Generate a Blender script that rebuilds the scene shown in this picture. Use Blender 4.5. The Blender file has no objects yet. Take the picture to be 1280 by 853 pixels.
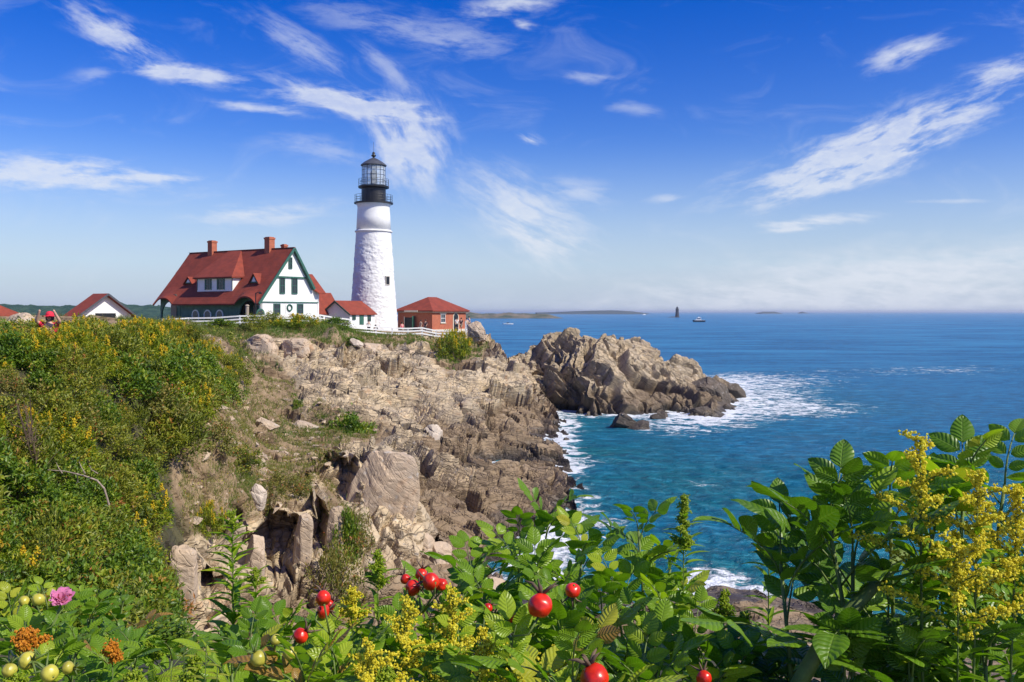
import bpy, math, random
import numpy as np
from mathutils import Vector, Matrix

# ------------------------------------------------------------------ camera, sky, sun, exposure
S = bpy.context.scene
COL = S.collection
F = 1108.0                      # focal length in photo pixels (photo 1280 x 853)
HZ = 390.0                      # horizon row
ZC = 11.4                       # camera height above the sea
cd = bpy.data.cameras.new('camera'); cam = bpy.data.objects.new('camera', cd); COL.objects.link(cam)
cam.location = (0, 0, ZC); cam.rotation_euler = (math.radians(90), 0, 0)
cd.sensor_width = 36; cd.lens = 36*F/1280; cd.shift_y = (HZ-426.5)/1280
cd.clip_start = 0.05; cd.clip_end = 60000
S.camera = cam
S.view_settings.view_transform = 'Standard'; S.view_settings.look = 'None'
S.view_settings.exposure = 0.12; S.view_settings.gamma = 1.0
try: S.view_settings.use_curve_mapping = False
except Exception: pass
SUN_EL, SUN_AZ = 45.0, 117.0    # degrees; azimuth clockwise from +Y
SUN_STRENGTH, SKY_STRENGTH = 5.0, 0.10
sl = bpy.data.lights.new('sun', 'SUN'); sl.energy = SUN_STRENGTH; sl.angle = math.radians(0.5); sl.color = (1, .935, .80)
so = bpy.data.objects.new('sun', sl); COL.objects.link(so)
_e, _a = math.radians(SUN_EL), math.radians(SUN_AZ)
TO_SUN = Vector((math.cos(_e)*math.sin(_a), math.cos(_e)*math.cos(_a), math.sin(_e)))
so.rotation_euler = TO_SUN.to_track_quat('Z', 'Y').to_euler(); so.location = (60, -40, 80)

class NT:
    """tiny node-tree helper"""
    def __init__(s, nt): s.nt = nt; s.n = nt.nodes; s.l = nt.links
    def node(s, t, **kw):
        n = s.n.new(t)
        for k, v in kw.items(): setattr(n, k, v)
        return n
    def put(s, sock, v):
        if v is None: return
        if isinstance(v, bpy.types.NodeSocket): s.l.new(v, sock)
        else:
            if isinstance(v, tuple) and len(v) == 3 and sock.type == 'RGBA': v = (*v, 1)
            sock.default_value = v
    def math(s, op, a, b=None, c=None, clamp=False):
        n = s.node('ShaderNodeMath', operation=op, use_clamp=clamp); s.put(n.inputs[0], a)
        s.put(n.inputs[1], b); s.put(n.inputs[2], c); return n.outputs[0]
    def mix(s, f, a, b, t='MIX'):
        n = s.node('ShaderNodeMix', data_type='RGBA', blend_type=t); s.put(n.inputs[0], f); s.put(n.inputs[6], a); s.put(n.inputs[7], b)
        return n.outputs[2]
    def mapr(s, v, a, b, c=0.0, d=1.0, smooth=True):
        n = s.node('ShaderNodeMapRange', interpolation_type='SMOOTHSTEP' if smooth else 'LINEAR')
        s.put(n.inputs[0], v)
        for i, q in enumerate((a, b, c, d)): s.put(n.inputs[i+1], q)
        return n.outputs[0]
    def mapping(s, v, loc=(0,0,0), rot=(0,0,0), sc=(1,1,1), t='POINT'):
        n = s.node('ShaderNodeMapping', vector_type=t); s.put(n.inputs[0], v)
        n.inputs[1].default_value = loc; n.inputs[2].default_value = rot; n.inputs[3].default_value = sc; return n.outputs[0]
    def noise(s, v, scale, detail=4, rough=.5, dist=0, dim='3D', col=False):
        n = s.node('ShaderNodeTexNoise', noise_dimensions=dim); s.put(n.inputs['Vector'], v)
        n.inputs['Scale'].default_value = scale; n.inputs['Detail'].default_value = detail
        n.inputs['Roughness'].default_value = rough; n.inputs['Distortion'].default_value = dist
        return n.outputs[1 if col else 0]
    def attr(s, name, out=2):
        n = s.node('ShaderNodeAttribute', attribute_name=name); return n.outputs[out]
    def vmath(s, op, a, b=None):
        n = s.node('ShaderNodeVectorMath', operation=op); s.put(n.inputs[0], a); s.put(n.inputs[1], b); return n
    def xyz(s, v):
        n = s.node('ShaderNodeSeparateXYZ'); s.put(n.inputs[0], v); return n.outputs
    def comb(s, x, y, z=0.0):
        n = s.node('ShaderNodeCombineXYZ'); s.put(n.inputs[0], x); s.put(n.inputs[1], y); s.put(n.inputs[2], z); return n.outputs[0]
    def ramp(s, f, stops):
        n = s.node('ShaderNodeValToRGB'); s.put(n.inputs[0], f); e = n.color_ramp.elements
        while len(e) < len(stops): e.new(.5)
        for q, (p, c) in zip(e, stops): q.position = p; q.color = (*c, 1)
        return n.outputs[0]
    def bump(s, h, strength, dist, normal=None):
        n = s.node('ShaderNodeBump'); s.put(n.inputs['Height'], h); n.inputs['Strength'].default_value = strength
        n.inputs['Distance'].default_value = dist; s.put(n.inputs['Normal'], normal); return n.outputs[0]

W = bpy.data.worlds.new('World'); S.world = W; W.use_nodes = True
w = NT(W.node_tree); bg = w.n['Background']
sky = w.node('ShaderNodeTexSky', sky_type='NISHITA'); sky.sun_disc = False
sky.sun_elevation = _e; sky.sun_rotation = _a
sky.air_density = 1.0; sky.dust_density = 0.6; sky.ozone_density = 3.0; sky.altitude = 0
hsv = w.node('ShaderNodeHueSaturation'); hsv.inputs['Saturation'].default_value = 1.52; hsv.inputs['Hue'].default_value = .530
hsv.inputs['Value'].default_value = 1.38
w.l.new(sky.outputs[0], hsv.inputs['Color'])
tc = w.node('ShaderNodeTexCoord'); D = w.xyz(tc.outputs['Generated'])
yy = w.math('MAXIMUM', D[1], 0.05)
ca = w.math('DIVIDE', D[0], yy); ce = w.math('DIVIDE', D[2], yy)        # tangent-plane azimuth / elevation to the north
P0 = w.comb(ca, ce)
wr = w.noise(P0, 2.6, 2, .5, col=True)
wv = w.vmath('SCALE', w.vmath('SUBTRACT', wr, (.5, .5, .5)).outputs[0]); wv.inputs[3].default_value = .05
P1 = w.vmath('ADD', P0, wv.outputs[0]).outputs[0]
wr2 = w.noise(P0, 14, 3, .55, col=True)
wv2 = w.vmath('SCALE', w.vmath('SUBTRACT', wr2, (.5, .5, .5)).outputs[0]); wv2.inputs[3].default_value = .009
P1 = w.vmath('ADD', P1, wv2.outputs[0]).outputs[0]
# wisps of cirrus: centre, half length, half width (photo px for reading ease), tilt, opacity, streakiness
WISPS = [(150,45,95,22,-30,.62,1.6),(235,92,95,13,-8,.85,2),(60,215,190,24,-3,.85,2.2),(400,125,85,12,-24,.55,2),(450,132,120,17,-6,.95,1.5),
         (510,180,75,52,-62,.80,1.2),(330,138,70,7,-12,.55,2),(375,60,75,18,-32,.38,1.6),(480,85,60,14,-35,.30,1.6),(335,266,110,15,3,.55,1.6),(410,190,80,16,-12,.25,1.4),
         (650,262,105,42,-28,.62,1.1),(675,310,70,28,-20,.45,1.1),(1090,178,225,30,18,.95,1.9),(1060,215,150,18,17,.65,1.8),(1135,70,62,17,17,.62,1.4),(1250,92,60,17,14,.6,1.5),
         (1010,274,95,9,5,.75,2),(980,285,60,4,4,.4,1.5),(640,8,75,13,5,.6,1.2),(655,32,22,8,-10,.5,1),(660,172,20,9,-20,.55,1),(735,96,45,7,0,.3,1),(790,132,40,10,-8,.25,1),
         (830,248,30,6,8,.35,1),(720,240,50,20,-12,.35,1),(560,45,110,26,-8,.30,.8),(440,30,90,20,-10,.22,.9),(120,90,35,10,5,.25,1),(1130,345,390,40,4,.72,.7),(1080,385,500,26,0,.55,.5),(215,218,60,7,0,.45,1.6),(1190,248,70,3,0,.3,1)]
def streak(ang, sx, sy, off, sc=1.0):
    q = w.mapping(P1, (0, 0, 0), (0, 0, math.radians(ang)), (1/sx, 1/sy, 1), 'TEXTURE')
    return w.noise(w.vmath('ADD', q, (off, off*.4, 0)).outputs[0], 1.0*sc, 6, .62, .10, '2D')
ST = {}
for ang in (18, -4, -28, -62): ST[ang] = streak(ang, 19, 72 if ang != -62 else 40, ang+70.)
def streak_for(an): return ST[min(ST, key=lambda q: abs(q-an))]
tot = None
for i, (cx, cy, rx, ry, an, op, st) in enumerate(WISPS):
    m = w.mapping(P1, ((cx-640)/F, (HZ-cy)/F, 0), (0, 0, math.radians(an)), (rx*1.25/F, ry*1.45/F, 1), 'TEXTURE')
    fall = w.mapr(w.vmath('LENGTH', m).outputs['Value'], 0.0, 1.15, 1.0, 0.0)
    lo = .60 if cy < 320 else .34
    k = w.mapr(w.math('ADD', w.math('MULTIPLY', streak_for(an), 1.25 if cy < 320 else 1.0), w.math('MULTIPLY', fall, .42)), lo, 1.16, 0, op*1.75)
    v = w.math('MULTIPLY', k, fall)
    tot = v if tot is None else w.math('ADD', tot, v)
faint = w.mapr(w.noise(w.vmath('MULTIPLY', P1, (1.6, 4, 1)).outputs[0], 5, 5, .62, .6, '2D'), .52, .85, 0, .22)
tot = w.math('ADD', tot, faint)
tot = w.math('MULTIPLY', tot, w.mapr(D[1], .05, .2), clamp=True)
low = w.mapr(D[2], 0.0, 0.20, 1.0, 0.0)                       # pale sea haze band of the sky near the horizon
skyc = w.mix(w.math('MULTIPLY', low, .80), hsv.outputs[0], (4.4, 5.3, 7.3))
fine = w.mapr(w.noise(w.vmath('MULTIPLY', P1, (1, 2.2, 1)).outputs[0], 42, 4, .65, 0, '2D'), .3, .7, .80, 1.0)
allc = w.mix(w.math('MULTIPLY', w.math('MULTIPLY', tot, fine), .77), skyc, (7.2, 7.6, 8.4))
w.l.new(allc, bg.inputs['Color']); bg.inputs['Strength'].default_value = SKY_STRENGTH
W.cycles.sampling_method = 'MANUAL'; W.cycles.sample_map_resolution = 512

# ------------------------------------------------------------------ numpy helpers
rng = np.random.default_rng(7); random.seed(7)
def at(px, py, Y): return Vector(((px-640)/F*Y, Y, ZC-(py-HZ)/F*Y))
def vnoise(p, seed=0):
    p = np.asarray(p, np.float32); i = np.floor(p).astype(np.int32); f = p-i; f = f*f*(3-2*f); r = 0
    for dx in (0, 1):
        for dy in (0, 1):
            for dz in (0, 1):
                wgt = (f[:,0] if dx else 1-f[:,0])*(f[:,1] if dy else 1-f[:,1])*(f[:,2] if dz else 1-f[:,2])
                r = r+wgt*hash3(i[:,0]+dx, i[:,1]+dy, i[:,2]+dz, seed)
    return r*2-1
def fbm(p, oct=4, seed=0, gain=.5):
    r = 0; a = 1.0; q = p.copy()
    for o in range(oct): r = r+a*vnoise(q, seed+o); a *= gain; q = q*2.03+17.1
    return r
def hashi(ix, iy, iz, seed):
    with np.errstate(over='ignore'):
        h = ix.astype(np.uint32)*np.uint32(374761393)+iy.astype(np.uint32)*np.uint32(668265263)+iz.astype(np.uint32)*np.uint32(2246822519)+np.uint32((seed*1274126177) & 0xFFFFFFFF)
        h = (h ^ (h >> np.uint32(13)))*np.uint32(1274126177); h = (h ^ (h >> np.uint32(16)))*np.uint32(2246822519)
        return h ^ (h >> np.uint32(15))
def hash3(ix, iy, iz, seed): return (hashi(ix, iy, iz, seed) & np.uint32(0xFFFFFF)).astype(np.float32)/np.float32(0xFFFFFF)
def blocks(p, seed, sc, frame, tilt=.5):
    """angular blocks: cellular pattern in the bedding frame; returns offset -1..1 with tilted tops, edge distance, block id"""
    q = (p@frame.T/np.array(sc)).astype(np.float32); i0 = np.floor(q).astype(np.int32); q = q-i0
    n = len(q); f1 = np.full(n, 99., np.float32); f2 = f1.copy(); best = np.zeros((n, 3), np.float32); cid = np.zeros((n, 3), np.int32)
    for dx in (-1, 0, 1):
        for dy in (-1, 0, 1):
            for dz in (-1, 0, 1):
                h = hashi(i0[:,0]+dx, i0[:,1]+dy, i0[:,2]+dz, seed)
                ax = dx+.1+.8*(h & np.uint32(1023)).astype(np.float32)/1023-q[:,0]
                ay = dy+.1+.8*((h >> np.uint32(10)) & np.uint32(1023)).astype(np.float32)/1023-q[:,1]
                az = dz+.1+.8*((h >> np.uint32(20)) & np.uint32(1023)).astype(np.float32)/1023-q[:,2]
                d = (ax*ax)**2+(ay*ay)**2+(az*az)**2; nr = d < f1
                f2 = np.where(nr, f1, np.minimum(f2, d)); f1 = np.where(nr, d, f1)
                best[nr,0] = ax[nr]; best[nr,1] = ay[nr]; best[nr,2] = az[nr]; cid[nr] = (i0+np.array([dx, dy, dz], np.int32))[nr]
    h = lambda k: hash3(cid[:,0], cid[:,1], cid[:,2], seed+10+k)*2-1
    off = h(0)+tilt*(best[:,0]*h(1)+best[:,1]*h(2)+best[:,2]*h(3))*2
    return off, np.sqrt(np.sqrt(f2))-np.sqrt(np.sqrt(f1)), (h(4)+1)/2
def frame_of(n, along=(1, 0, 0)):
    n = Vector(n).normalized(); a = Vector(along); a = (a-n*a.dot(n)).normalized(); b = n.cross(a)
    return np.array([a, b, n])
def sstep(a, b, x): t = np.clip((x-a)/(b-a), 0, 1); return t*t*(3-2*t)

def mesh_np(name, v, f, mats, parent=None, smooth=False, attrs=None, uv=None, mi=None):
    """f: (n,4) or (n,3) int array, or a list of such arrays"""
    me = bpy.data.meshes.new(name); fs = f if isinstance(f, list) else [f]
    fs = [np.asarray(x, np.int32) for x in fs if len(x)]
    v = np.asarray(v, np.float32); me.vertices.add(len(v)); me.vertices.foreach_set('co', v.ravel())
    loops = np.concatenate([x.ravel() for x in fs]); tot = np.concatenate([np.full(len(x), x.shape[1], np.int32) for x in fs])
    me.loops.add(len(loops)); me.loops.foreach_set('vertex_index', loops)
    me.polygons.add(len(tot)); st = np.concatenate([[0], np.cumsum(tot)[:-1]]).astype(np.int32)
    me.polygons.foreach_set('loop_start', st)
    if not smooth: me.polygons.foreach_set('use_smooth', np.zeros(len(tot), bool))
    else: me.polygons.foreach_set('use_smooth', np.ones(len(tot), bool))
    if mi is not None: me.polygons.foreach_set('material_index', np.asarray(mi, np.int32))
    for k, a in (attrs or {}).items():
        la = me.attributes.new(k, 'FLOAT', 'POINT'); la.data.foreach_set('value', np.asarray(a, np.float32))
    if uv is not None:
        ul = me.uv_layers.new(name='UVMap'); ul.data.foreach_set('uv', np.asarray(uv, np.float32)[loops].ravel())
    me.update(calc_edges=True); me.validate()
    for m in (mats if isinstance(mats, (list, tuple)) else [mats]): me.materials.append(m)
    o = bpy.data.objects.new(name, me); COL.objects.link(o)
    if parent: o.parent = parent
    return o
def tag(o, label, cat, group=None, kind=None):
    if label: o['label'] = label
    if cat: o['category'] = cat
    if group: o['group'] = group
    if kind: o['kind'] = kind
    return o
def thing(name, label, cat, loc=(0,0,0), rz=0, group=None):
    o = bpy.data.objects.new(name, None); COL.objects.link(o); o.location = loc; o.rotation_euler = (0, 0, rz); o.empty_display_size = .2
    return tag(o, label, cat, group)
def copy_tree(o, parent=None):
    c = o.copy(); COL.objects.link(c)
    if parent: c.parent = parent
    for ch in o.children: copy_tree(ch, c)
    return c

class MB:
    """collects simple solids into one mesh"""
    def __init__(s): s.v = []; s.q = []; s.t = []; s.g = []
    def add(s, vs, fs):
        b = len(s.v); s.v += [tuple(x) for x in vs]
        for f in fs: s.g.append([b+i for i in f])
        return s
    def box(s, x0, x1, y0, y1, z0, z1):
        return s.add([(x0,y0,z0),(x1,y0,z0),(x1,y1,z0),(x0,y1,z0),(x0,y0,z1),(x1,y0,z1),(x1,y1,z1),(x0,y1,z1)],
                     [(0,3,2,1),(4,5,6,7),(0,1,5,4),(1,2,6,5),(2,3,7,6),(3,0,4,7)])
    def bar(s, a, b, w, h=None):
        a, b = Vector(a), Vector(b); h = h or w; d = (b-a).normalized()
        u = d.cross(Vector((0,0,1)));  u = Vector((1,0,0)) if u.length < 1e-4 else u.normalized(); n = u.cross(d)
        vs = [p+u*(sx*w/2)+n*(sz*h/2) for p in (a, b) for sx, sz in ((-1,-1),(1,-1),(1,1),(-1,1))]
        return s.add(vs, [(0,1,2,3),(7,6,5,4),(0,4,5,1),(1,5,6,2),(2,6,7,3),(3,7,4,0)])
    def prism(s, poly, axis, a, b):
        """poly of 2-D points extruded along axis 'x','y' or 'z' from a to b"""
        def P(p, t): return {'x': (t, p[0], p[1]), 'y': (p[0], t, p[1]), 'z': (p[0], p[1], t)}[axis]
        n = len(poly); vs = [P(p, a) for p in poly]+[P(p, b) for p in poly]
        return s.add(vs, [tuple(range(n))[::-1], tuple(range(n, 2*n))]+[(i, (i+1) % n, n+(i+1) % n, n+i) for i in range(n)])
    def slab(s, poly, th):
        """3-D polygon given a downward thickness"""
        n = len(poly); vs = list(poly)+[(p[0], p[1], p[2]-th) for p in poly]
        return s.add(vs, [tuple(range(n)), tuple(range(n, 2*n))[::-1]]+[(i, n+i, n+(i+1) % n, (i+1) % n) for i in range(n)])
    def lathe(s, prof, seg=32, cx=0, cy=0, cap=True):
        b = []; n = len(prof)
        for r, z in prof:
            for k in range(seg):
                t = 2*math.pi*k/seg; b.append((cx+r*math.cos(t), cy+r*math.sin(t), z))
        fs = [(i*seg+k, i*seg+(k+1) % seg, (i+1)*seg+(k+1) % seg, (i+1)*seg+k) for i in range(n-1) for k in range(seg)]
        if cap: fs += [tuple(range(seg))[::-1], tuple((n-1)*seg+k for k in range(seg))]
        return s.add(b, fs)
    def tube(s, pts, rad, seg=6):
        pts = [Vector(p) for p in pts]; b = []; n = len(pts); u = None
        rad = rad if isinstance(rad, (list, tuple)) else [rad]*n
        for i, p in enumerate(pts):
            d = (pts[min(i+1, n-1)]-pts[max(i-1, 0)]).normalized()
            if u is None: u = d.orthogonal().normalized()
            u = (u-d*u.dot(d)).normalized(); c = d.cross(u)
            for k in range(seg):
                t = 2*math.pi*k/seg; b.append(p+(u*math.cos(t)+c*math.sin(t))*rad[i])
        fs = [(i*seg+k, i*seg+(k+1) % seg, (i+1)*seg+(k+1) % seg, (i+1)*seg+k) for i in range(n-1) for k in range(seg)]
        fs += [tuple(range(seg))[::-1], tuple((n-1)*seg+k for k in range(seg))]
        return s.add(b, fs)
    def build(s, name, mat, parent=None, smooth=False):
        me = bpy.data.meshes.new(name); me.from_pydata(s.v, [], s.g); me.update()
        for m in (mat if isinstance(mat, (list, tuple)) else [mat]): me.materials.append(m)
        if smooth: me.polygons.foreach_set('use_smooth', np.ones(len(me.polygons), bool))
        o = bpy.data.objects.new(name, me); COL.objects.link(o)
        if parent: o.parent = parent
        return o

# ------------------------------------------------------------------ materials
def newmat(name):
    m = bpy.data.materials.new(name); m.use_nodes = True; t = NT(m.node_tree); return m, t, t.n['Principled BSDF']
def mat_plain(name, col, rough=.6, var=.15, scale=3.0, bump=0.0, bscale=20.0, bdist=.01, metal=0.0):
    m, t, b = newmat(name); co = t.node('ShaderNodeTexCoord').outputs['Object']
    n = t.noise(co, scale, 5, .6)
    c1 = tuple(x*(1-var) for x in col); c2 = tuple(min(1, x*(1+var)) for x in col)
    t.put(b.inputs['Base Color'], t.mix(t.mapr(n, .3, .7), c1, c2)); b.inputs['Roughness'].default_value = rough; b.inputs['Metallic'].default_value = metal
    if bump: t.put(b.inputs['Normal'], t.bump(t.noise(co, bscale, 4, .6), bump, bdist))
    return m
M = {}
M['white'] = mat_plain('white_paint', (.80, .80, .78), .55, .05, 2.0, .15, 9, .02)
M['white_trim'] = mat_plain('white_trim', (.74, .74, .72), .5, .06, 3)
M['green'] = mat_plain('green_trim', (.035, .12, .085), .5, .2, 2)
M['green_wall'] = mat_plain('green_wall', (.045, .13, .10), .6, .25, 2)
M['dark'] = mat_plain('dark_opening', (.012, .014, .016), .4, .2, 2)
M['glass'] = mat_plain('window_glass', (.03, .04, .05), .08, .2, 1)
M['black'] = mat_plain('black_iron', (.012, .012, .014), .45, .3, 4)
M['greymetal'] = mat_plain('grey_roof_metal', (.07, .075, .085), .45, .2, 2)
M['wood'] = mat_plain('weathered_wood', (.35, .29, .22), .8, .25, 6)
M['cream'] = mat_plain('cream_stone', (.62, .55, .42), .8, .15, 4)
M['concrete'] = mat_plain('pale_concrete', (.5, .46, .40), .9, .2, 2)
M['skin'] = mat_plain('skin', (.55, .34, .24), .6, .1, 20)
M['red_cloth'] = mat_plain('red_cloth', (.65, .02, .05), .8, .15, 20)
M['pink_cloth'] = mat_plain('pink_cloth', (.75, .16, .22), .8, .15, 20)
M['dark_cloth'] = mat_plain('dark_cloth', (.02, .02, .03), .85, .2, 20)
M['tan_cloth'] = mat_plain('tan_cloth', (.42, .34, .25), .85, .15, 20)
M['blue_cloth'] = mat_plain('blue_cloth', (.06, .09, .2), .85, .15, 20)
M['white_cloth'] = mat_plain('white_cloth', (.75, .74, .72), .85, .1, 20)
M['hair'] = mat_plain('dark_hair', (.02, .012, .008), .6, .3, 30)
M['far_dark'] = mat_plain('far_dark_stone', (.030, .034, .045), .8, .2, .2)
M['navy'] = mat_plain('navy_hull', (.01, .015, .04), .3, .2, 2)

def mat_shingle(name, col, row=.22):
    m, t, b = newmat(name); co = t.node('ShaderNodeTexCoord').outputs['Object']; z = t.xyz(co)
    fr = t.math('FRACT', t.math('DIVIDE', z[2], row))
    n = t.noise(co, 1.2, 6, .65); n2 = t.noise(t.mapping(co, sc=(4, 4, 9)), 2.5, 3, .6)
    c = t.mix(t.mapr(n, .3, .7), tuple(x*.78 for x in col), tuple(x*1.2 for x in col))
    c = t.mix(t.mapr(n2, .35, .75, 0, .45), c, tuple(x*.55 for x in col))
    t.put(b.inputs['Base Color'], c); b.inputs['Roughness'].default_value = .85
    t.put(b.inputs['Normal'], t.bump(t.math('ADD', fr, t.math('MULTIPLY', n2, .6)), .5, .03)); return m
M['roof'] = mat_shingle('red_shingles', (.24, .041, .020))
def mat_brick():
    m, t, b = newmat('red_brick'); co = t.node('ShaderNodeTexCoord').outputs['Object']; p = t.xyz(co)
    br = t.node('ShaderNodeTexBrick'); t.put(br.inputs['Vector'], t.comb(t.math('ADD', p[0], p[1]), p[2]))
    br.inputs['Scale'].default_value = 1; br.inputs['Brick Width'].default_value = .24; br.inputs['Row Height'].default_value = .085; br.inputs['Mortar Size'].default_value = .008
    br.inputs['Color1'].default_value = (.42, .10, .045, 1); br.inputs['Color2'].default_value = (.34, .075, .035, 1); br.inputs['Mortar'].default_value = (.36, .2, .13, 1)
    n = t.noise(co, 1.5, 5, .6)
    t.put(b.inputs['Base Color'], t.mix(t.mapr(n, .35, .7, 0, .5), br.outputs[0], (.5, .16, .08))); b.inputs['Roughness'].default_value = .85
    return m
M['brick'] = mat_brick()
def mat_clapboard():
    m, t, b = newmat('white_clapboard'); co = t.node('ShaderNodeTexCoord').outputs['Object']; z = t.xyz(co)[2]
    n = t.noise(co, 1.5, 5, .6)
    t.put(b.inputs['Base Color'], t.mix(t.mapr(n, .3, .7), (.74, .74, .73), (.83, .83, .81))); b.inputs['Roughness'].default_value = .6
    t.put(b.inputs['Normal'], t.bump(t.math('FRACT', t.math('DIVIDE', z, .14)), .35, .02)); return m
M['clap'] = mat_clapboard()
def mat_tower():
    m, t, b = newmat('whitewashed_rubble'); co = t.node('ShaderNodeTexCoord').outputs['Object']
    n = t.noise(co, .6, 6, .65); z = t.xyz(co)[2]
    st = t.noise(t.mapping(co, sc=(1.6, 1.6, .12)), 1.3, 4, .6)
    c = t.mix(t.mapr(n, .3, .75), (.70, .69, .67), (.82, .815, .80))
    c = t.mix(t.mapr(st, .58, .8, 0, .28), c, (.52, .46, .38))
    t.put(b.inputs['Base Color'], c); b.inputs['Roughness'].default_value = .75
    vo = t.node('ShaderNodeTexVoronoi', feature='SMOOTH_F1'); t.put(vo.inputs['Vector'], co); vo.inputs['Scale'].default_value = 1.6
    h = t.math('ADD', t.math('MULTIPLY', vo.outputs[0], -.8), t.noise(co, 3.5, 4, .6))
    t.put(b.inputs['Normal'], t.bump(h, .6, .09)); return m
M['tower'] = mat_tower()

def mat_rock(name, tan, grey, stain, wet_z=1.3, dip=(.1, -.3, .95), soil=True, scale=1.0):
    m, t, b = newmat(name); co = t.node('ShaderNodeTexCoord').outputs['Object']; geo = t.node('ShaderNodeNewGeometry')
    z = t.xyz(geo.outputs['Position'])[2]
    rot = Vector(dip).normalized().rotation_difference(Vector((0,0,1))).to_euler()
    lay = t.vmath('MULTIPLY', t.mapping(co, (0,0,0), tuple(rot)), (1/1.6, 1/1.6, 5)).outputs[0]
    n1 = t.noise(co, .35*scale, 6, .65); n2 = t.noise(co, 1.7*scale, 7, .7, .3); n3 = t.noise(lay, .9*scale, 6, .65, .4); n4 = t.noise(co, 9*scale, 5, .7)
    vo0 = t.node('ShaderNodeTexVoronoi', feature='DISTANCE_TO_EDGE'); t.put(vo0.inputs['Vector'], t.vmath('ADD', t.vmath('MULTIPLY', lay, (.35, .42, .30)).outputs[0], t.vmath('MULTIPLY', t.noise(co, .9, 4, .6, col=True), (.35, .35, .35)).outputs[0]).outputs[0]); vo0.inputs['Scale'].default_value = 1.0
    c = t.mix(t.mapr(n1, .36, .64), tan, grey)
    c = t.mix(t.mapr(t.attr('tint'), 0, 1, 0, .34, False), c, tuple(x*.62 for x in grey))
    c = t.mix(t.mapr(n2, .45, .72, 0, .75), c, tuple(min(1, x*1.35) for x in tan))
    c = t.mix(t.mapr(n3, .56, .74, 0, .62), c, tuple(x*.45 for x in grey))
    c = t.mix(t.mapr(t.noise(co, .8*scale, 5, .6, .8), .56, .72, 0, .65), c, stain)
    c = t.mix(t.mapr(n4, .25, .5, .35, 0), c, tuple(x*.5 for x in grey))
    c = t.mix(t.mapr(t.noise(co, 2.6*scale, 4, .55), .62, .68, 0, .55), c, (.50, .47, .42))       # lichen-grey patches
    if soil:
        sc_ = t.mix(t.mapr(t.noise(co, 2.2, 6, .7), .35, .65), (.19, .13, .07), (.33, .235, .135))
        c = t.mix(t.mapr(t.math('ADD', t.attr('soil'), t.math('MULTIPLY', t.math('SUBTRACT', n2, .5), .8)), .42, .62), c, sc_)
    if soil: c = t.mix(t.mapr(t.attr('litter_shade'), .35, .75), c, t.mix(t.mapr(n2, .35, .65), (.035, .035, .014), (.085, .075, .03)))  # leaf litter, its colour darkened to hold the shade under the shrubs
    if soil or 'islet' in name: c = t.mix(t.math('MULTIPLY', t.mapr(vo0.outputs[0], .0, .035, 1, 0), .75 if not soil else t.mapr(t.attr('soil'), .3, .6, .75, 0)), c, (.05, .038, .028))
    edge = t.math('ADD', z, t.math('MULTIPLY', t.math('SUBTRACT', t.noise(co, .5, 5, .65), .5), 2.4))
    brown = t.mapr(edge, wet_z, wet_z+1.2, 1, 0); wet = t.mapr(edge, wet_z-1.75, wet_z-1.0, 1, 0)
    c = t.mix(t.math('MULTIPLY', brown, .74), c, (.065, .052, .040) if name == 'wet_rock' else (.135, .092, .054) if 'islet' in name else (.19, .125, .068))
    c = t.mix(t.math('MULTIPLY', wet, .85), c, (.024, .020, .016))
    t.put(b.inputs['Base Color'], c); t.put(b.inputs['Roughness'], t.mapr(wet, 0, 1, .88, .42))
    vo = t.node('ShaderNodeTexVoronoi', feature='DISTANCE_TO_EDGE'); t.put(vo.inputs['Vector'], t.vmath('ADD', lay, t.vmath('MULTIPLY', t.noise(co, 1.3, 3, .6, col=True), (1.2, 1.2, 1.2)).outputs[0]).outputs[0]); vo.inputs['Scale'].default_value = 1.1*scale
    crack = t.mapr(vo.outputs[0], 0, .06)
    if soil: crack = t.math('MULTIPLY', crack, t.mapr(t.attr('soil'), .3, .6, 1, 0))
    h = t.math('ADD', t.math('MULTIPLY', n3, .6), t.math('ADD', t.math('MULTIPLY', n2, .30), t.math('ADD', t.math('MULTIPLY', n4, .12), t.math('MULTIPLY', crack, .35 if soil or 'islet' in name else .12))))
    t.put(b.inputs['Normal'], t.bump(h, .9, .22/scale if (soil or 'islet' in name) else .09)); return m
M['rock'] = mat_rock('cliff_rock', (.56, .43, .26), (.42, .34, .23), (.44, .25, .12), 2.0)
M['islet'] = mat_rock('islet_rock', (.47, .36, .225), (.34, .275, .19), (.23, .16, .09), 1.9, (.5, -.25, .8), False)
M['boulder'] = mat_rock('boulder_rock', (.52, .39, .26), (.40, .32, .24), (.44, .25, .13), -9, (.7, -.3, .6), False, 1.0)
M['pale_rock'] = mat_rock('pale_rock', (.55, .455, .35), (.47, .40, .33), (.48, .33, .22), -9, (.8, -.3, .5), False, 1.0)
M['wet_rock'] = mat_rock('wet_rock', (.13, .10, .075), (.09, .075, .06), (.12, .08, .05), .5, (.5, -.25, .8), False, 1.5)

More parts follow.
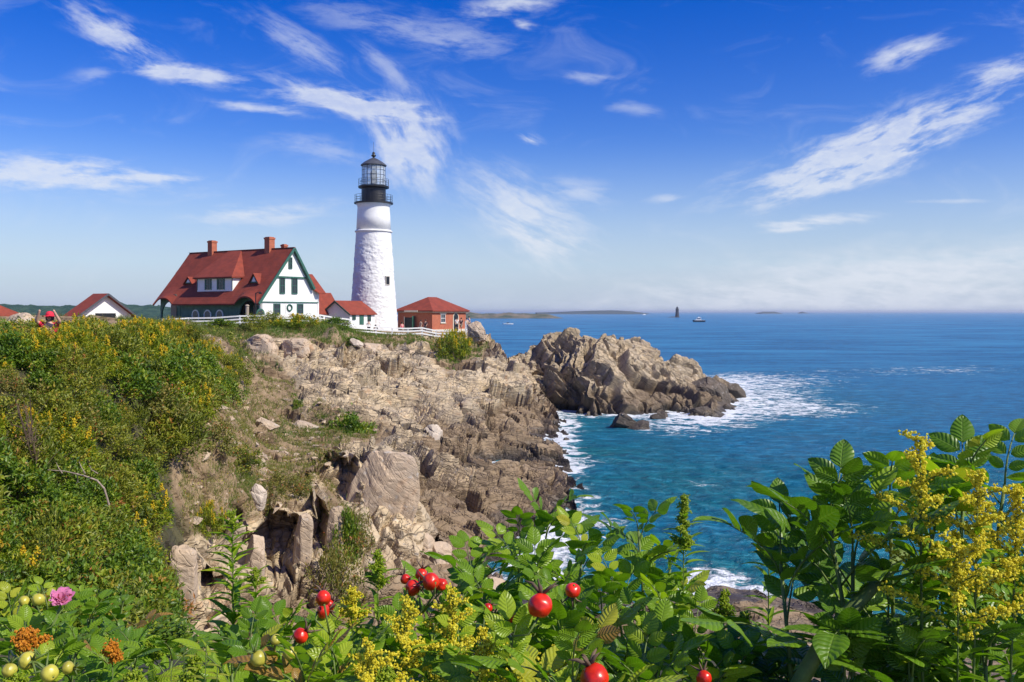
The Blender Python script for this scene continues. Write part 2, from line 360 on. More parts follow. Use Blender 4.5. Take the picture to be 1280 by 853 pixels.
def mat_sea():
    m, t, b = newmat('sea_water'); co = t.node('ShaderNodeTexCoord').outputs['Object']
    sh = t.attr('shallow'); fo = t.attr('foam')
    base = t.mix(sh, (.013, .17, .375), (.008, .165, .195))
    n = t.noise(t.mapping(co, sc=(.5, 1, 1)), .06, 4, .6)
    base = t.mix(t.mapr(n, .4, .65, 0, .5), base, (.014, .19, .40))
    w1 = t.mapping(co, rot=(0, 0, .35), sc=(.55, 1, 1))
    p1 = t.noise(w1, 1.9, 5, .68, .5); p2 = t.noise(w1, 7.5, 3, .6, .4)
    fn = t.noise(t.mapping(co, rot=(0, 0, -.1), sc=(.55, 1, 1)), .55, 8, .66, 1.2); fn2 = t.noise(co, 2.2, 6, .7, .8)
    web = t.node('ShaderNodeTexVoronoi', feature='DISTANCE_TO_EDGE'); t.put(web.inputs['Vector'], t.vmath('ADD', t.mapping(co, sc=(.45, .8, 1)), t.vmath('MULTIPLY', t.noise(co, .7, 5, .65, col=True), (1.6, 1.6, 1.6)).outputs[0]).outputs[0]); web.inputs['Scale'].default_value = .9
    lace = t.mapr(web.outputs[0], 0, .22, .30, 0)
    k = t.math('ADD', fo, t.math('ADD', t.math('MULTIPLY', t.math('SUBTRACT', fn, .5), 2.1), t.math('ADD', t.math('MULTIPLY', t.math('SUBTRACT', fn2, .5), .9), t.math('MULTIPLY', lace, t.mapr(fo, .05, .5)))))
    ff = t.mapr(k, .50, .82); thin = t.mapr(k, .18, .6, 0, .30)
    base = t.mix(thin, base, (.10, .36, .38))
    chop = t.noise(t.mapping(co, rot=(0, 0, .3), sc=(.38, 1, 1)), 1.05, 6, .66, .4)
    base = t.mix(t.mapr(chop, .38, .60, .0, .95), t.mix(.50, base, (.002, .03, .08)), base)  # bright and dark wave facets painted into the water colour
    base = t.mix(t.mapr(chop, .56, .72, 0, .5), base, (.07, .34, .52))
    spk = t.noise(t.mapping(co, sc=(.35, 1, 1)), .75, 7, .72, .3); ff = t.math('MAXIMUM', ff, t.mapr(spk, .70, .75, 0, .75))
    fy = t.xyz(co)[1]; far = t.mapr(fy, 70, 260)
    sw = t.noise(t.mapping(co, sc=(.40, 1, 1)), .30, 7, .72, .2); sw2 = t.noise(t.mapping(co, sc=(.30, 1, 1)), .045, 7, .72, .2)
    base = t.mix(t.math('MULTIPLY', far, t.mapr(sw, .42, .60, .55, 0)), base, (.006, .07, .20))  # light and dark of far ripples, also put into the colour
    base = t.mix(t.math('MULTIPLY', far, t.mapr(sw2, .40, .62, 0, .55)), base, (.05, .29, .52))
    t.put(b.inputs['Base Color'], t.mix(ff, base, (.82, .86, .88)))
    t.put(b.inputs['Roughness'], t.mapr(ff, 0, 1, .5, .8)); b.inputs['Specular IOR Level'].default_value = 0
    h = t.math('ADD', t.math('MULTIPLY', p1, .34), t.math('ADD', t.math('MULTIPLY', p2, .075), t.math('MULTIPLY', ff, .06)))
    nb = t.bump(h, 1.0, 1.5); t.put(b.inputs['Normal'], nb)
    gl = t.node('ShaderNodeBsdfGlossy'); gl.inputs['Roughness'].default_value = .14; t.put(gl.inputs['Normal'], nb); gl.inputs['Color'].default_value = (.9, .95, 1, 1)
    fr = t.node('ShaderNodeFresnel'); fr.inputs[0].default_value = 1.33; t.put(fr.inputs['Normal'], nb)
    # a rough sea mirrors far less at grazing angles than a flat one
    k = t.math('MULTIPLY', t.math('MULTIPLY', t.math('MINIMUM', fr.outputs[0], .55), .62), t.math('SUBTRACT', 1, ff))
    ms = t.node('ShaderNodeMixShader'); t.put(ms.inputs[0], k); t.l.new(b.outputs[0], ms.inputs[1]); t.l.new(gl.outputs[0], ms.inputs[2]); t.l.new(ms.outputs[0], t.n['Material Output'].inputs[0])
    return m
M['sea'] = mat_sea()

def mat_leaf(name, stops, rough=.45, trans=.35, veins=False, hueatt='rnd', gloss=.4):
    m, t, b = newmat(name); co = t.node('ShaderNodeTexCoord')
    c = t.ramp(t.attr(hueatt), stops)
    if veins:
        u = t.xyz(co.outputs['UV']); side = t.math('ABSOLUTE', t.math('SUBTRACT', t.math('MULTIPLY', u[0], 2), 1))
        tri = t.math('PINGPONG', t.math('MULTIPLY', t.math('ADD', t.math('SUBTRACT', u[1], t.math('MULTIPLY', side, .20)), t.math('MULTIPLY', t.noise(co.outputs['Object'], 45, 2, .5), .14)), 8), .5)
        vein = t.mapr(tri, 0, .16, 1, 0); mid = t.mapr(side, 0, .10, 1, 0); vv = t.math('MAXIMUM', vein, mid)
        c = t.mix(t.math('MULTIPLY', vv, .26), c, (.34, .46, .09))
        c = t.mix(t.mapr(t.noise(co.outputs['Object'], 60, 4, .7), .5, .8, 0, .35), c, (.10, .15, .02))
        t.put(b.inputs['Normal'], t.bump(t.math('SUBTRACT', t.math('MULTIPLY', tri, 2.2), t.math('MULTIPLY', mid, .6)), .6, .0016))
    t.put(b.inputs['Base Color'], c); b.inputs['Roughness'].default_value = rough; b.inputs['Specular IOR Level'].default_value = gloss
    tr = t.node('ShaderNodeBsdfTranslucent'); t.put(tr.inputs[0], t.mix(1.0, c, (1.0, 1.25, .35), 'MULTIPLY'))
    ms = t.node('ShaderNodeMixShader'); ms.inputs[0].default_value = trans; t.l.new(b.outputs[0], ms.inputs[1]); t.l.new(tr.outputs[0], ms.inputs[2])
    t.l.new(ms.outputs[0], t.n['Material Output'].inputs[0]); return m
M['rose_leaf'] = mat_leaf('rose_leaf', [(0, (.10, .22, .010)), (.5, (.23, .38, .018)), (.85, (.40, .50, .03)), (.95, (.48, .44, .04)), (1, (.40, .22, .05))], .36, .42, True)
M['rose_leaf_shaded'] = mat_leaf('rose_leaf_shaded', [(0, (.06, .15, .008)), (.6, (.14, .27, .014)), (1, (.25, .38, .02))], .38, .30, True)  # darker copy of the rose leaf; backlit and shaded look put into colour
M['gold_leaf'] = mat_leaf('goldenrod_leaf', [(0, (.13, .26, .012)), (.6, (.27, .40, .02)), (1, (.42, .47, .03))], .5, .45)
M['shrub_green'] = mat_leaf('shrub_leaf_green', [(0, (.04, .10, .008)), (.5, (.14, .23, .014)), (.85, (.31, .36, .022)), (1, (.34, .20, .03))], .45, .3)
M['shrub_olive'] = mat_leaf('shrub_leaf_olive', [(0, (.065, .10, .010)), (.5, (.21, .24, .020)), (.85, (.36, .34, .03)), (1, (.38, .16, .04))], .5, .3)
M['shrub_yellow'] = mat_leaf('shrub_leaf_yellow', [(0, (.09, .15, .008)), (.5, (.27, .32, .014)), (.85, (.44, .41, .02)), (1, (.46, .30, .02))], .5, .35)
M['shrub_rust'] = mat_leaf('shrub_leaf_rust', [(0, (.09, .12, .014)), (.5, (.23, .22, .04)), (.85, (.33, .24, .06)), (1, (.36, .10, .03))], .5, .3)
M['bloom'] = mat_leaf('yellow_bloom', [(0, (.50, .38, .010)), (.6, (.70, .52, .015)), (1, (.74, .40, .010))], .7, .25)
M['bloom_bright'] = mat_leaf('bright_yellow_bloom', [(0, (.66, .52, .02)), (.6, (.82, .68, .04)), (1, (.88, .78, .10))], .7, .4)
M['orange_bloom'] = mat_leaf('orange_bloom', [(0, (.50, .16, .008)), (1, (.66, .28, .015))], .7, .25)
M['fern'] = mat_leaf('fern_leaf', [(0, (.16, .22, .02)), (1, (.38, .38, .04))], .5, .4)
M['grass'] = mat_leaf('grass_blade', [(0, (.09, .14, .015)), (.5, (.17, .20, .03)), (.8, (.28, .23, .07)), (1, (.36, .26, .11))], .6, .3)
M['grass_green'] = mat_leaf('grass_blade_green', [(0, (.05, .13, .012)), (.6, (.12, .21, .02)), (1, (.24, .27, .04))], .55, .35)
M['twig'] = mat_plain('twig_bark', (.13, .085, .055), .85, .3, 20)
M['cane'] = mat_plain('green_cane', (.11, .16, .03), .6, .3, 30, .4, 400, .002)
M['deadtwig'] = mat_plain('dead_twig', (.33, .26, .2), .85, .25, 20)
M['hip'] = mat_plain('rose_hip_red', (.58, .022, .008), .30, .35, 60)
M['hip_green'] = mat_plain('rose_hip_unripe', (.44, .40, .05), .35, .25, 25)
M['petal'] = mat_leaf('pink_petal', [(0, (.66, .17, .40)), (1, (.80, .32, .55))], .6, .35)
# ------------------------------------------------------------------ the headland (one ground sheet), the islet, the sea
CP = [  # photo px, photo py, depth  -> ground points
 (330,404,98),(403,405,105),(467,413,120),(540,415,121),(590,415,114),(603,424,110),(236,413,95),(300,409,95),(345,406,96),(400,404,100),(437,413,104),(470,420,107),(510,423,109),(545,428,110),(583,430,110.5),
 (300,414,90),(350,413,90),(400,410,94),(440,417,97),(480,428,101),(520,434,103),(560,440,105),(600,436,107),
 (280,424,84),(330,422,86),(400,428,88),(325,450,83),(400,455,83),(300,446,80),(480,446,93),(480,462,88),(440,440,92),(440,462,86),
 (300,466,72),(380,470,78),(450,470,84),(520,462,92),(580,460,95),(640,460,98),
 (300,500,55),(380,500,63),(450,500,70),(520,500,78),(580,500,82),(640,498,88),
 (330,540,44),(380,540,48),(450,540,55),(520,540,64),(580,540,71),(640,540,77),
 (330,572,37),(400,570,40),(430,573,36),(480,577,36),(520,620,35.5),(530,680,34.3),(550,720,33),(480,556,44),(520,580,52),(560,600,55.5),
 (580,568,64.5),(630,566,70),(670,562,74),(685,550,79),(655,580,67.5),(690,577,69),(630,585,64),(600,620,49.5),(640,600,56),(690,596,59),(705,612,55),(700,630,51.2),(650,640,46.5),(600,648,43.5),(560,640,43),(520,640,42),(540,660,39),
 (655,455,98),(668,478,95),(672,500,91),(686,528,84.5),
 (620,740,34),(600,700,38.5),(640,668,45),(760,790,30),(620,790,28),(900,782,31),(1000,790,30),(700,722,38),(800,742,36),(900,746,35.4),(980,770,33),(1100,800,30.5),(1280,822,29),
 (250,790,24),(200,740,22.5),(200,660,24),(230,600,26.5),(260,560,29),(300,590,31),(340,612,31.5),(330,640,30.6),(340,740,28.2),(400,622,31.6),(400,700,29.8),(440,640,33),(450,720,30.4),(500,730,31),(290,660,28),(290,740,25.8),
 (100,700,17),(100,600,20),(0,600,18),(0,720,14),(150,770,16.5),(100,500,22),(0,480,20),(100,432,24),(200,450,31),(200,520,27),(280,450,46),(280,430,58),(250,416,64),(300,480,50),(0,440,24),(50,436,30),(-200,480,20),(-200,620,16),
]
WP = [(-80,60,10),(-80,120,10),(-60,150,9.5),(-40,150,9),(-20,140,7),(-12,140,5),(-30,120,10),(-45,115,10.1),(-20,118,9),(-45,60,10.1),(-30,45,10.2),(-18,30,10.1),(-55,30,10.3),(-30,18,10.2),(-18,90,10),(-32,95,10),(-8,128,7.6),(-3,120,7.5),(-5,136,2),(-14,168,-2),(-40,172,-2),(0,135,-1.5),
 (0,20,3.2),(4,20,3.0),(10,20,3),(-3,20,3.0),(0,12,6.2),(5,12,6.2),(10,13,6),(-3.5,12.5,5.4),(-2.5,16,3.6),(0,7,8.9),(3,7,8.9),(-3,7.5,8.6),(6,8,8.7),(-6,9.5,7.4),(-9,10,8.6),(0,4,9.6),(3,3,9.75),(-3,4,9.6),(0,1,9.85),(1,1,9.85),(-1,1,9.85),(0,-5,10.3),(6,-5,10.3),(-6,-4,10.2),(20,22,2.5),(14,24,1.8),(18,14,7),(30,20,4)]
CW = [(700,500,93),(690,480,101),(681,470,107),(672,456,113),(722,540,86),(745,580,71),(755,620,60),(765,660,51),(790,690,43),(690,690,42.5),(672,662,45.5),(720,640,51.5)]
pts = [tuple(at(*c)) for c in CP]+WP
for c in CW:
    p = at(*c); pts.append((p.x, p.y, -1.6 if c[2] < 46 or c[0] < 725 else -2.2))
pts += [(0.2*y, y, -2.6) for y in (60, 80, 100, 130)]+[(.35*y, y, -2.6) for y in (45, 80, 130)]+[(.65*y, y, -2.2) for y in (42, 90, 140)]+[(.1*y, y, -2.4) for y in (76, 92)]
class RBF:
    """thin scattered-data surface in (azimuth, log depth): detail where the ground is near, broad where it is far"""
    def __init__(s, pts, y0=0, k=1.0):
        s.y0, s.k = y0, k; P = np.array(pts, float); s.c = s.uv(P[:,0], P[:,1])
        d = np.sqrt(((s.c[:,None]-s.c[None])**2).sum(2)+1e-5); n = len(P)
        A = np.zeros((n+3, n+3)); A[:n,:n] = d-2e-3*np.eye(n); Q = np.c_[np.ones(n), s.c]; A[:n,n:] = Q; A[n:,:n] = Q.T
        s.w = np.linalg.solve(A, np.r_[P[:,2], 0, 0, 0])
    def uv(s, x, y): return np.stack([np.asarray(x)/(np.asarray(y)+s.y0)*2.2, s.k*np.log(np.asarray(y)+s.y0)], -1)
    def __call__(s, x, y):
        q = s.uv(x, y); sh = q.shape[:-1]; q = q.reshape(-1, 2); out = np.empty(len(q)); n = len(s.c)
        for i in range(0, len(q), 40000):
            e = q[i:i+40000]; d = np.sqrt(((e[:,None]-s.c[None])**2).sum(2)+1e-5)
            out[i:i+40000] = d@s.w[:n]+s.w[n]+e@s.w[n+1:]
        return out.reshape(sh)
Y0 = 7.0
land = RBF(pts, Y0)
def land_z(x, y): return np.clip(land(np.atleast_1d(x), np.atleast_1d(y)), -3, 13)
def px_of(x, y): return 640+F*x/np.maximum(y, .3)
def py_of(y, z): return HZ+F*(ZC-z)/np.maximum(y, .3)

def sheet_grid(fn, A, rows, ya, yb, h_w=.30, y0=Y0, wt=None):
    """grid whose rows follow the slope so that steep faces get as many rows as flats"""
    na = len(A); Yf = np.exp(np.linspace(math.log(ya+y0), math.log(yb+y0), 420))-y0
    X = A[:,None]*(Yf[None]+y0); Z = fn(X, np.broadcast_to(Yf, X.shape)); Yb = np.broadcast_to(Yf, X.shape)
    dy = np.diff(Yb, axis=1); dz = np.diff(Z, axis=1); ym = np.maximum((Yb[:,1:]+Yb[:,:-1])/2, 8)
    ds = np.sqrt((h_w*dy)**2+dz**2)/ym+1e-5
    if wt is not None: ds = ds*wt(ym)
    ds = (ds+np.roll(ds, 1, 0)+np.roll(ds, -1, 0))/3
    Sx = np.c_[np.zeros(na), np.cumsum(ds, 1)]
    Y = np.empty((na, rows)); u = np.linspace(0, 1, rows)
    for i in range(na): Y[i] = np.interp(u*Sx[i,-1], Sx[i], Yf)
    return A[:,None]*(Y+y0), Y
def quads(na, nr):
    i = np.arange(na-1)[:,None]*nr+np.arange(nr-1)[None]
    return np.stack([i, i+nr, i+nr+1, i+1], -1).reshape(-1, 4)
def normals(P):
    du = np.gradient(P, axis=0); dv = np.gradient(P, axis=1); n = np.cross(du, dv); n /= np.linalg.norm(n, axis=-1, keepdims=True)+1e-9
    return np.where(n[...,2:3] < 0, -n, n)

def terrace(p, frame, step, seed, wob, sharp=.05):
    """stair-step along the bedding normal: flat ledges with steep risers"""
    h = p@frame[2]/step+wob*fbm(p*.14, 3, seed)
    fl = np.floor(h); f = h-fl; c = .30+.4*hash3(fl.astype(np.int32), np.zeros(len(p), np.int32), np.zeros(len(p), np.int32), seed)
    return (fl+sstep(c-sharp, c+sharp, f)-h)*step, sstep(.11, .04, np.abs(f-(c-.07)))
SOIL = [(270,420,75,14),(300,520,75,75),(345,585,75,42),(390,555,50,30),(260,470,60,60),(330,490,40,40),(310,600,45,40),(450,548,45,16),(570,445,35,22),(480,430,60,9),(340,412,110,12),(430,424,50,12),(575,432,45,8),(520,432,60,7),(240,610,50,60),(420,660,16,50)]
def soil_at(x, y, z):
    px, py = px_of(x, y), py_of(y, z); s = np.zeros_like(px)
    for cx, cy, rx, ry in SOIL: s = np.maximum(s, 1.25-np.sqrt(((px-cx)/rx)**2+((py-cy)/ry)**2)*.75)
    s = np.where((y > 92) & (z > 8.0), 1.2, s)
    return np.clip(np.maximum(s, np.maximum(1.2*sstep(262, 215, px)*sstep(690, 630, py)+1.2*sstep(215, 180, px), 1.2*sstep(19, 15, y))), 0, 1.2)
# dark hollows under the near blocks: photo px of the mouth -> pushed into the rock
HOLES = [(350,682,27,52,29.6,2.4),(398,655,18,34,31,2.2),(255,720,18,26,24.6,2.0),(418,604,30,24,33.5,2.2),(285,660,9,18,28.2,1.3),(312,654,9,20,29.4,1.3),(590,690,13,14,39,1.0),(545,690,9,16,35,1.0)]

A = np.concatenate([np.linspace(-1.25, -.40, 60)[:-1], np.linspace(-.40, .075, 470)[:-1], np.linspace(.075, .46, 90)[:-1], np.linspace(.46, 1.1, 30)])
GX, GY = sheet_grid(land_z, A, 920, -1.5, 172, .85, Y0, lambda y: .12+.88*sstep(15, 21, y)*(1-.85*sstep(108, 116, y)))
GZ = land_z(GX, GY)
P = np.stack([GX, GY, GZ], -1); N = normals(P)
for _ in range(3): N[1:-1,1:-1] = (N[1:-1,1:-1]*2+N[2:,1:-1]+N[:-2,1:-1]+N[1:-1,2:]+N[1:-1,:-2]); N /= np.linalg.norm(N, axis=-1, keepdims=True)
sh = GX.shape; p = P.reshape(-1, 3); n = N.reshape(-1, 3)
soil = soil_at(p[:,0], p[:,1], p[:,2])
lpx, lpy = px_of(p[:,0], p[:,1]), py_of(p[:,1], p[:,2])
wp = p+np.stack([fbm(p*.22, 3, 31), fbm(p*.22, 3, 41), fbm(p*.22, 3, 51)], 1)*.5
flat_dip = frame_of((.10, -.34, .93)); near_dip = frame_of((.93, -.22, .28), (0, .2, 1))
near = sstep(41, 37, p[:,1])*sstep(12, 22, p[:,1])*sstep(600, 520, lpx)
o1, e1, t1 = blocks(wp, 3, (5.4, 3.8, 1.7), flat_dip, .10)
o2, e2, t2 = blocks(wp, 5, (2.5, 1.8, .75), flat_dip, .12)
o3, e3, t3 = blocks(wp, 9, (1.1, .8, .34), flat_dip, .2)
(ta, ga), (tb, gb_) = terrace(wp+.5*o1[:,None]*flat_dip[2], flat_dip, 1.7, 201, .7), terrace(wp+.22*o2[:,None]*flat_dip[2], flat_dip, .62, 211, .7)
terr = ta+tb*.95
m1, g1, s1 = blocks(wp, 13, (4.0, 1.7, 1.25), near_dip, .5)
m2, g2, s2 = blocks(wp, 17, (1.5, .7, .45), near_dip, .6)
farD = .46*o1+.27*o2+.09*o3-.30*sstep(.10, 0, e2)*(t1 > .45)-.22*sstep(.06, 0, e1)-.06*sstep(.10, 0, e3)
farD = farD-.42*ga-.14*gb_
nearD = .55*m1+.24*m2+.07*o3-.35*sstep(.10, 0, g1)-.12*sstep(.1, 0, g2)
d = farD*(1-near)+nearD*near
rough = fbm(p*1.1, 4, 71)*.04
amp = np.where(p[:,1] > 80, sstep(9.2, 8.0, p[:,2]), 1.0)
amp = amp*(1-.62*sstep(.3, 1.0, soil))*sstep(10, 22, p[:,1])
amp = amp*np.where(p[:,1] < 60, .5+.5*sstep(200, 270, lpx), 1)
amp *= np.where(p[:,1] < 38, .85, 1.0)*np.where((p[:,1] < 46) & (lpx > 520), .55, 1.0)
Q = p+n*((d*amp+rough*np.clip(amp, .25, 1))[:,None])
Q[:,2] += .15*fbm(p*.16, 3, 91)*amp
Q += flat_dip[2][None]*(terr*amp*(1-near))[:,None]
for cx, cy, rx, ry, hy, dep in HOLES:
    r = np.sqrt(((lpx-cx)/rx)**2+((lpy-cy)/ry)**2)+.30*vnoise(p*2.1, 5)
    k = sstep(1.08, .80, r)*(np.abs(p[:,1]-hy) < 6)
    Q += np.array([-.32, 1.0, -.05])*(k*dep)[:,None]
tint = np.where(near > .5, s1*.6+s2*.4, t1*.5+t2*.5)
ground = mesh_np('headland_ground', Q, quads(*sh), M['rock'], None, False, {'tint': tint, 'soil': soil, 'litter_shade': sstep(26, 17, p[:,1])*(lpx < 900)*1.0*(p[:,1] < 9)+sstep(250, 195, lpx+18*vnoise(p*.8, 3))*(p[:,1] < 48)})
tag(ground, None, None, None, 'structure')
GQ = Q.reshape(*sh, 3)

def ground_at(x, y):
    """height of the finished ground near x, y"""
    j = int(np.clip(np.searchsorted(A, x/(y+Y0)), 1, len(A)-1)); row = GQ[j]; i = int(np.argmin(np.abs(row[:,1]-y))); return float(row[i,2])

IP = [(704,522,102,-.3),(740,526,95.5,-.2),(800,518,100,-.1),(850,517,99.5,-.1),(885,520,97,-.1),(690,438,104.5,0),(690,482,105.5,0),(712,462,103.8,0),(718,505,101.8,0),(728,470,102.4,0),(735,421,109,0),(745,446,104.5,0),(780,430,111,0),(790,458,106.5,0),(790,492,102,0),(745,494,98.6,0),(760,470,101.5,0),
 (830,463,110,0),(830,492,104,0),(858,461,116,0),(880,483,113,0),(872,502,103,0),(903,492,116,0),(928,500,118,-.2),(660,440,110,0),(672,425,113,0),(694,420,112,0),(652,456,105,0),(655,475,103.5,0),(678,502,106,-.6),(640,452,110,0),(900,505,108,-.3),(810,447,112,0)]
ip = []
for a_, b_, c_, e_ in IP:
    q = at(a_, b_, c_); ip.append((q.x, q.y, q.z+e_))
for a_ in (620, 660, 700, 760, 820, 880): q = at(a_, 400, 126); ip += [(q.x, q.y, 3.2 if 640 < a_ < 850 else 0), (q.x*1.05, q.y+7, -2.2)]
for a_ in (680, 720, 760, 800, 850, 900, 940): q = at(a_, 400, 91.5); ip.append((q.x, q.y, -2.4))
for yy_ in (98, 106, 114, 122, 130): ip += [(.288*yy_, yy_, -2.2), (-.012*yy_, yy_, -1.5 if yy_ < 104 else 2 if yy_ < 124 else -2)]
isl = RBF(ip, 0, 1.6)
def isl_z(x, y): return np.clip(isl(x, y), -2.8, 11)
AI = np.linspace(-.025, .315, 330)
IX, IY = sheet_grid(isl_z, AI, 420, 90, 136, 1.0, 0.0, lambda y: .25+.75*(1-sstep(113, 122, y)))
IZ = isl_z(IX, IY); P = np.stack([IX, IY, IZ], -1); N = normals(P)
for _ in range(3): N[1:-1,1:-1] = (N[1:-1,1:-1]*2+N[2:,1:-1]+N[:-2,1:-1]+N[1:-1,2:]+N[1:-1,:-2]); N /= np.linalg.norm(N, axis=-1, keepdims=True)
p = P.reshape(-1, 3); n = N.reshape(-1, 3)
wp = p+np.stack([fbm(p*.25, 3, 33), fbm(p*.25, 3, 43), fbm(p*.25, 3, 53)], 1)*.7
dipI = frame_of((.50, -.38, .72), (1, 0, -.5))
o1, e1, t1 = blocks(wp, 23, (7.0, 3.6, 2.2), dipI, .14); o2, e2, t2 = blocks(wp, 25, (3.0, 2.0, .9), dipI, .18); o3, e3, t3 = blocks(wp, 29, (1.3, .9, .42), dipI, .3)
(ta, ga), (tb, gb_) = terrace(wp+.5*o1[:,None]*dipI[2], dipI, 2.4, 221, .7), terrace(wp+.25*o2[:,None]*dipI[2], dipI, .85, 231, .6)
terr = ta*.8+tb*.8
d = .58*o1+.24*o2+.08*o3-.45*ga-.16*gb_-.35*sstep(.07, 0, e1)-.16*sstep(.10, 0, e2)-.05*sstep(.1, 0, e3)+.05*fbm(p*1.0, 4, 77)
amp = sstep(-1.6, .6, p[:,2])*sstep(11.5, 7.8, p[:,2]*.9)*.5+.5*sstep(-1.6, .6, p[:,2])
Q = p+n*(d*amp)[:,None]; Q[:,2] += .25*fbm(p*.3, 3, 93)*amp; Q += dipI[2][None]*(terr*amp*.8)[:,None]
islet = mesh_np('rock_islet', Q, quads(*IX.shape), M['islet'], None, False, {'tint': t1*.5+t2*.5, 'soil': np.zeros(len(Q))})
tag(islet, None, None, None, 'structure')
IQ = Q.reshape(*IX.shape, 3)

# shore points of both for the foam
def shore(G):
    z = G[...,2]; c = (z[:,1:] > .1) != (z[:,:-1] > .1); s = G[:,1:][c][:,:2]; c2 = (z[1:] > .1) != (z[:-1] > .1); return np.r_[s, G[1:][c2][:,:2]]
shp = np.r_[shore(GQ), shore(IQ)]; shp = shp[(shp[:,1] > 24) & (shp[:,1] < 128) & (shp[:,0] > -6)]
shp = shp[np.unique(np.round(shp/.6).astype(int), axis=0, return_index=True)[1]]

# the sea: one sheet to the horizon, real waves where they can be resolved
rows = np.r_[np.geomspace(.42, 6, 46)[:-1], np.linspace(6, 60, 140)[:-1], np.linspace(60, 480, 420)]
SY = ZC*F/rows[::-1]
SA = np.r_[np.linspace(-1.6, -.09, 46)[:-1], np.linspace(-.09, .62, 560)[:-1], np.linspace(.62, 1.5, 40)]
SX = SA[:,None]*SY[None]; SYY = np.broadcast_to(SY, SX.shape)
sp = np.stack([SX.ravel(), SYY.ravel(), np.zeros(SX.size)], 1)
dyr = np.gradient(SY); dxr = .00127*SY; cell = np.maximum(np.abs(dyr), dxr); cell = np.broadcast_to(cell, SX.shape).ravel()
z = np.zeros(len(sp)); dxx = np.zeros(len(sp)); r2 = np.random.default_rng(3)
for k in range(46):
    lam = 0.35*(2.8/.35)**r2.random()**1.1; th = math.radians(200+r2.normal()*38); kv = 2*math.pi/lam
    ph = r2.random()*6.28+kv*(sp[:,0]*math.cos(th)+sp[:,1]*math.sin(th))+1.2*vnoise(sp*.08+k*9.7, k)
    am = .0115*lam**.75*np.clip(lam/(2.6*cell)-1, 0, 1); z += am*(np.exp(np.sin(ph)-1)*2-.92)
gust = .75+.5*vnoise(sp*.03, 99); z *= gust
fo = np.zeros(len(sp)); sh_ = np.zeros(len(sp))
nearm = np.where((sp[:,1] < 150) & (sp[:,0] > -8) & (sp[:,0] < 70))[0]
dist = np.full(len(sp), 99.)
sp32 = sp[nearm,:2].astype(np.float32); s32 = shp.astype(np.float32)
for i in range(0, len(nearm), 8000):
    e = sp32[i:i+8000]; dist[nearm[i:i+8000]] = np.sqrt(((e[:,None]-s32[None])**2).sum(2).min(1))
fo = np.exp(-dist/.9)*.50+np.exp(-dist/3.5)*.16
spx, spy = px_of(sp[:,0], sp[:,1]), py_of(sp[:,1], 0)
FOAM = [(960,500,85,28,.46),(1050,512,95,12,.30),(905,478,50,12,.42),(850,530,85,18,.52),(1180,462,130,7,.26),(880,605,34,22,.24),(870,655,30,25,.16),(705,525,26,30,.26),(720,580,26,12,.40),(790,575,90,12,.14),(905,735,60,22,.50),(940,680,40,25,.20),(700,690,50,26,.62),(668,665,30,14,.45),(640,600,16,8,.2),(760,655,50,20,.22),(880,720,30,14,.3),(1000,475,120,12,.16),(1150,470,180,16,.10),(700,545,16,24,.25)]
for cx, cy, rx, ry, am in FOAM: fo += am*np.exp(-((spx-cx)/rx)**2-((spy-cy)/ry)**2)
crest = np.clip((z-.16)*2.2, 0, .20)*sstep(250, 60, sp[:,1])
sh_ = np.clip(np.exp(-dist/14)*.9+.75*sstep(95, 30, sp[:,1]), 0, 1)
sp[:,2] = z*sstep(0, 2.0, dist)+.16*np.clip(fo, 0, 1)*fbm(sp*.8, 4, 61)
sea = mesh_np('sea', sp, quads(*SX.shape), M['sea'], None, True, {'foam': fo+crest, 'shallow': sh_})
tag(sea, None, None, None, 'structure')
# ------------------------------------------------------------------ far land
def far_ridge(name, px0, px1, Y, crest_px, mat, depth, base=-1.0, seed=1, n=160, rough=.25, lumps=60):
    """a low wooded ridge: crest heights given as rows above/below the horizon, real depth behind"""
    xs = np.linspace(px0, px1, n); top = np.interp(xs, [c[0] for c in crest_px], [c[1] for c in crest_px])
    zc = ZC+(HZ-top)/F*Y; X = (xs-640)/F*Y; m = 14; V = []
    for j in range(m):
        t = j/(m-1); hgt = np.sin(min(1, t*1.6)*math.pi/2) if t < .62 else math.cos((t-.62)/.38*math.pi/2)
        q = np.stack([X, np.full(n, Y+depth*t), base+(zc-base)*hgt], 1)
        q[:,2] += (zc-base)*rough*hgt*fbm(np.stack([X/Y*lumps, np.full(n, j*.7), np.zeros(n)], 1)+seed*11.3, 4, seed); V.append(q)
    return tag(mesh_np(name, np.stack(V, 1).reshape(-1, 3), quads(n, m), mat), None, None, None, 'structure')
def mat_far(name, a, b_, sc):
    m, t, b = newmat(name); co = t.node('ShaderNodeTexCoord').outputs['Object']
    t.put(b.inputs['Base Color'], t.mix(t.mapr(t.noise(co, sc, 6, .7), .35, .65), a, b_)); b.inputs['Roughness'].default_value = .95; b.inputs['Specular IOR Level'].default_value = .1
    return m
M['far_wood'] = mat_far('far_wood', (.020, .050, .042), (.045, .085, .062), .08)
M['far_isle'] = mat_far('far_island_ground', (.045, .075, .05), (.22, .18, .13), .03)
M['far_blue'] = mat_far('far_island_blue', (.05, .075, .085), (.08, .10, .10), .004)  # blue of the distant air put into the island colour
far_ridge('wooded_hill', -420, 300, 620, [(-420,378),(0,383),(30,381),(60,380),(120,382),(160,384),(205,382),(260,384),(300,392)], M['far_wood'], 160, 2, 3, 420, .16, 150)
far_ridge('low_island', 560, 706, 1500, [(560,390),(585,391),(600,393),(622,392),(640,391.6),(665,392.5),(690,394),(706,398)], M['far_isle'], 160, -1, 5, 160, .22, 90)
far_ridge('hazy_island', 672, 815, 4200, [(672,391),(700,390),(740,388.6),(770,388),(800,389.2),(815,391.2)], M['far_blue'], 500, -1, 6, 90, .06, 40)
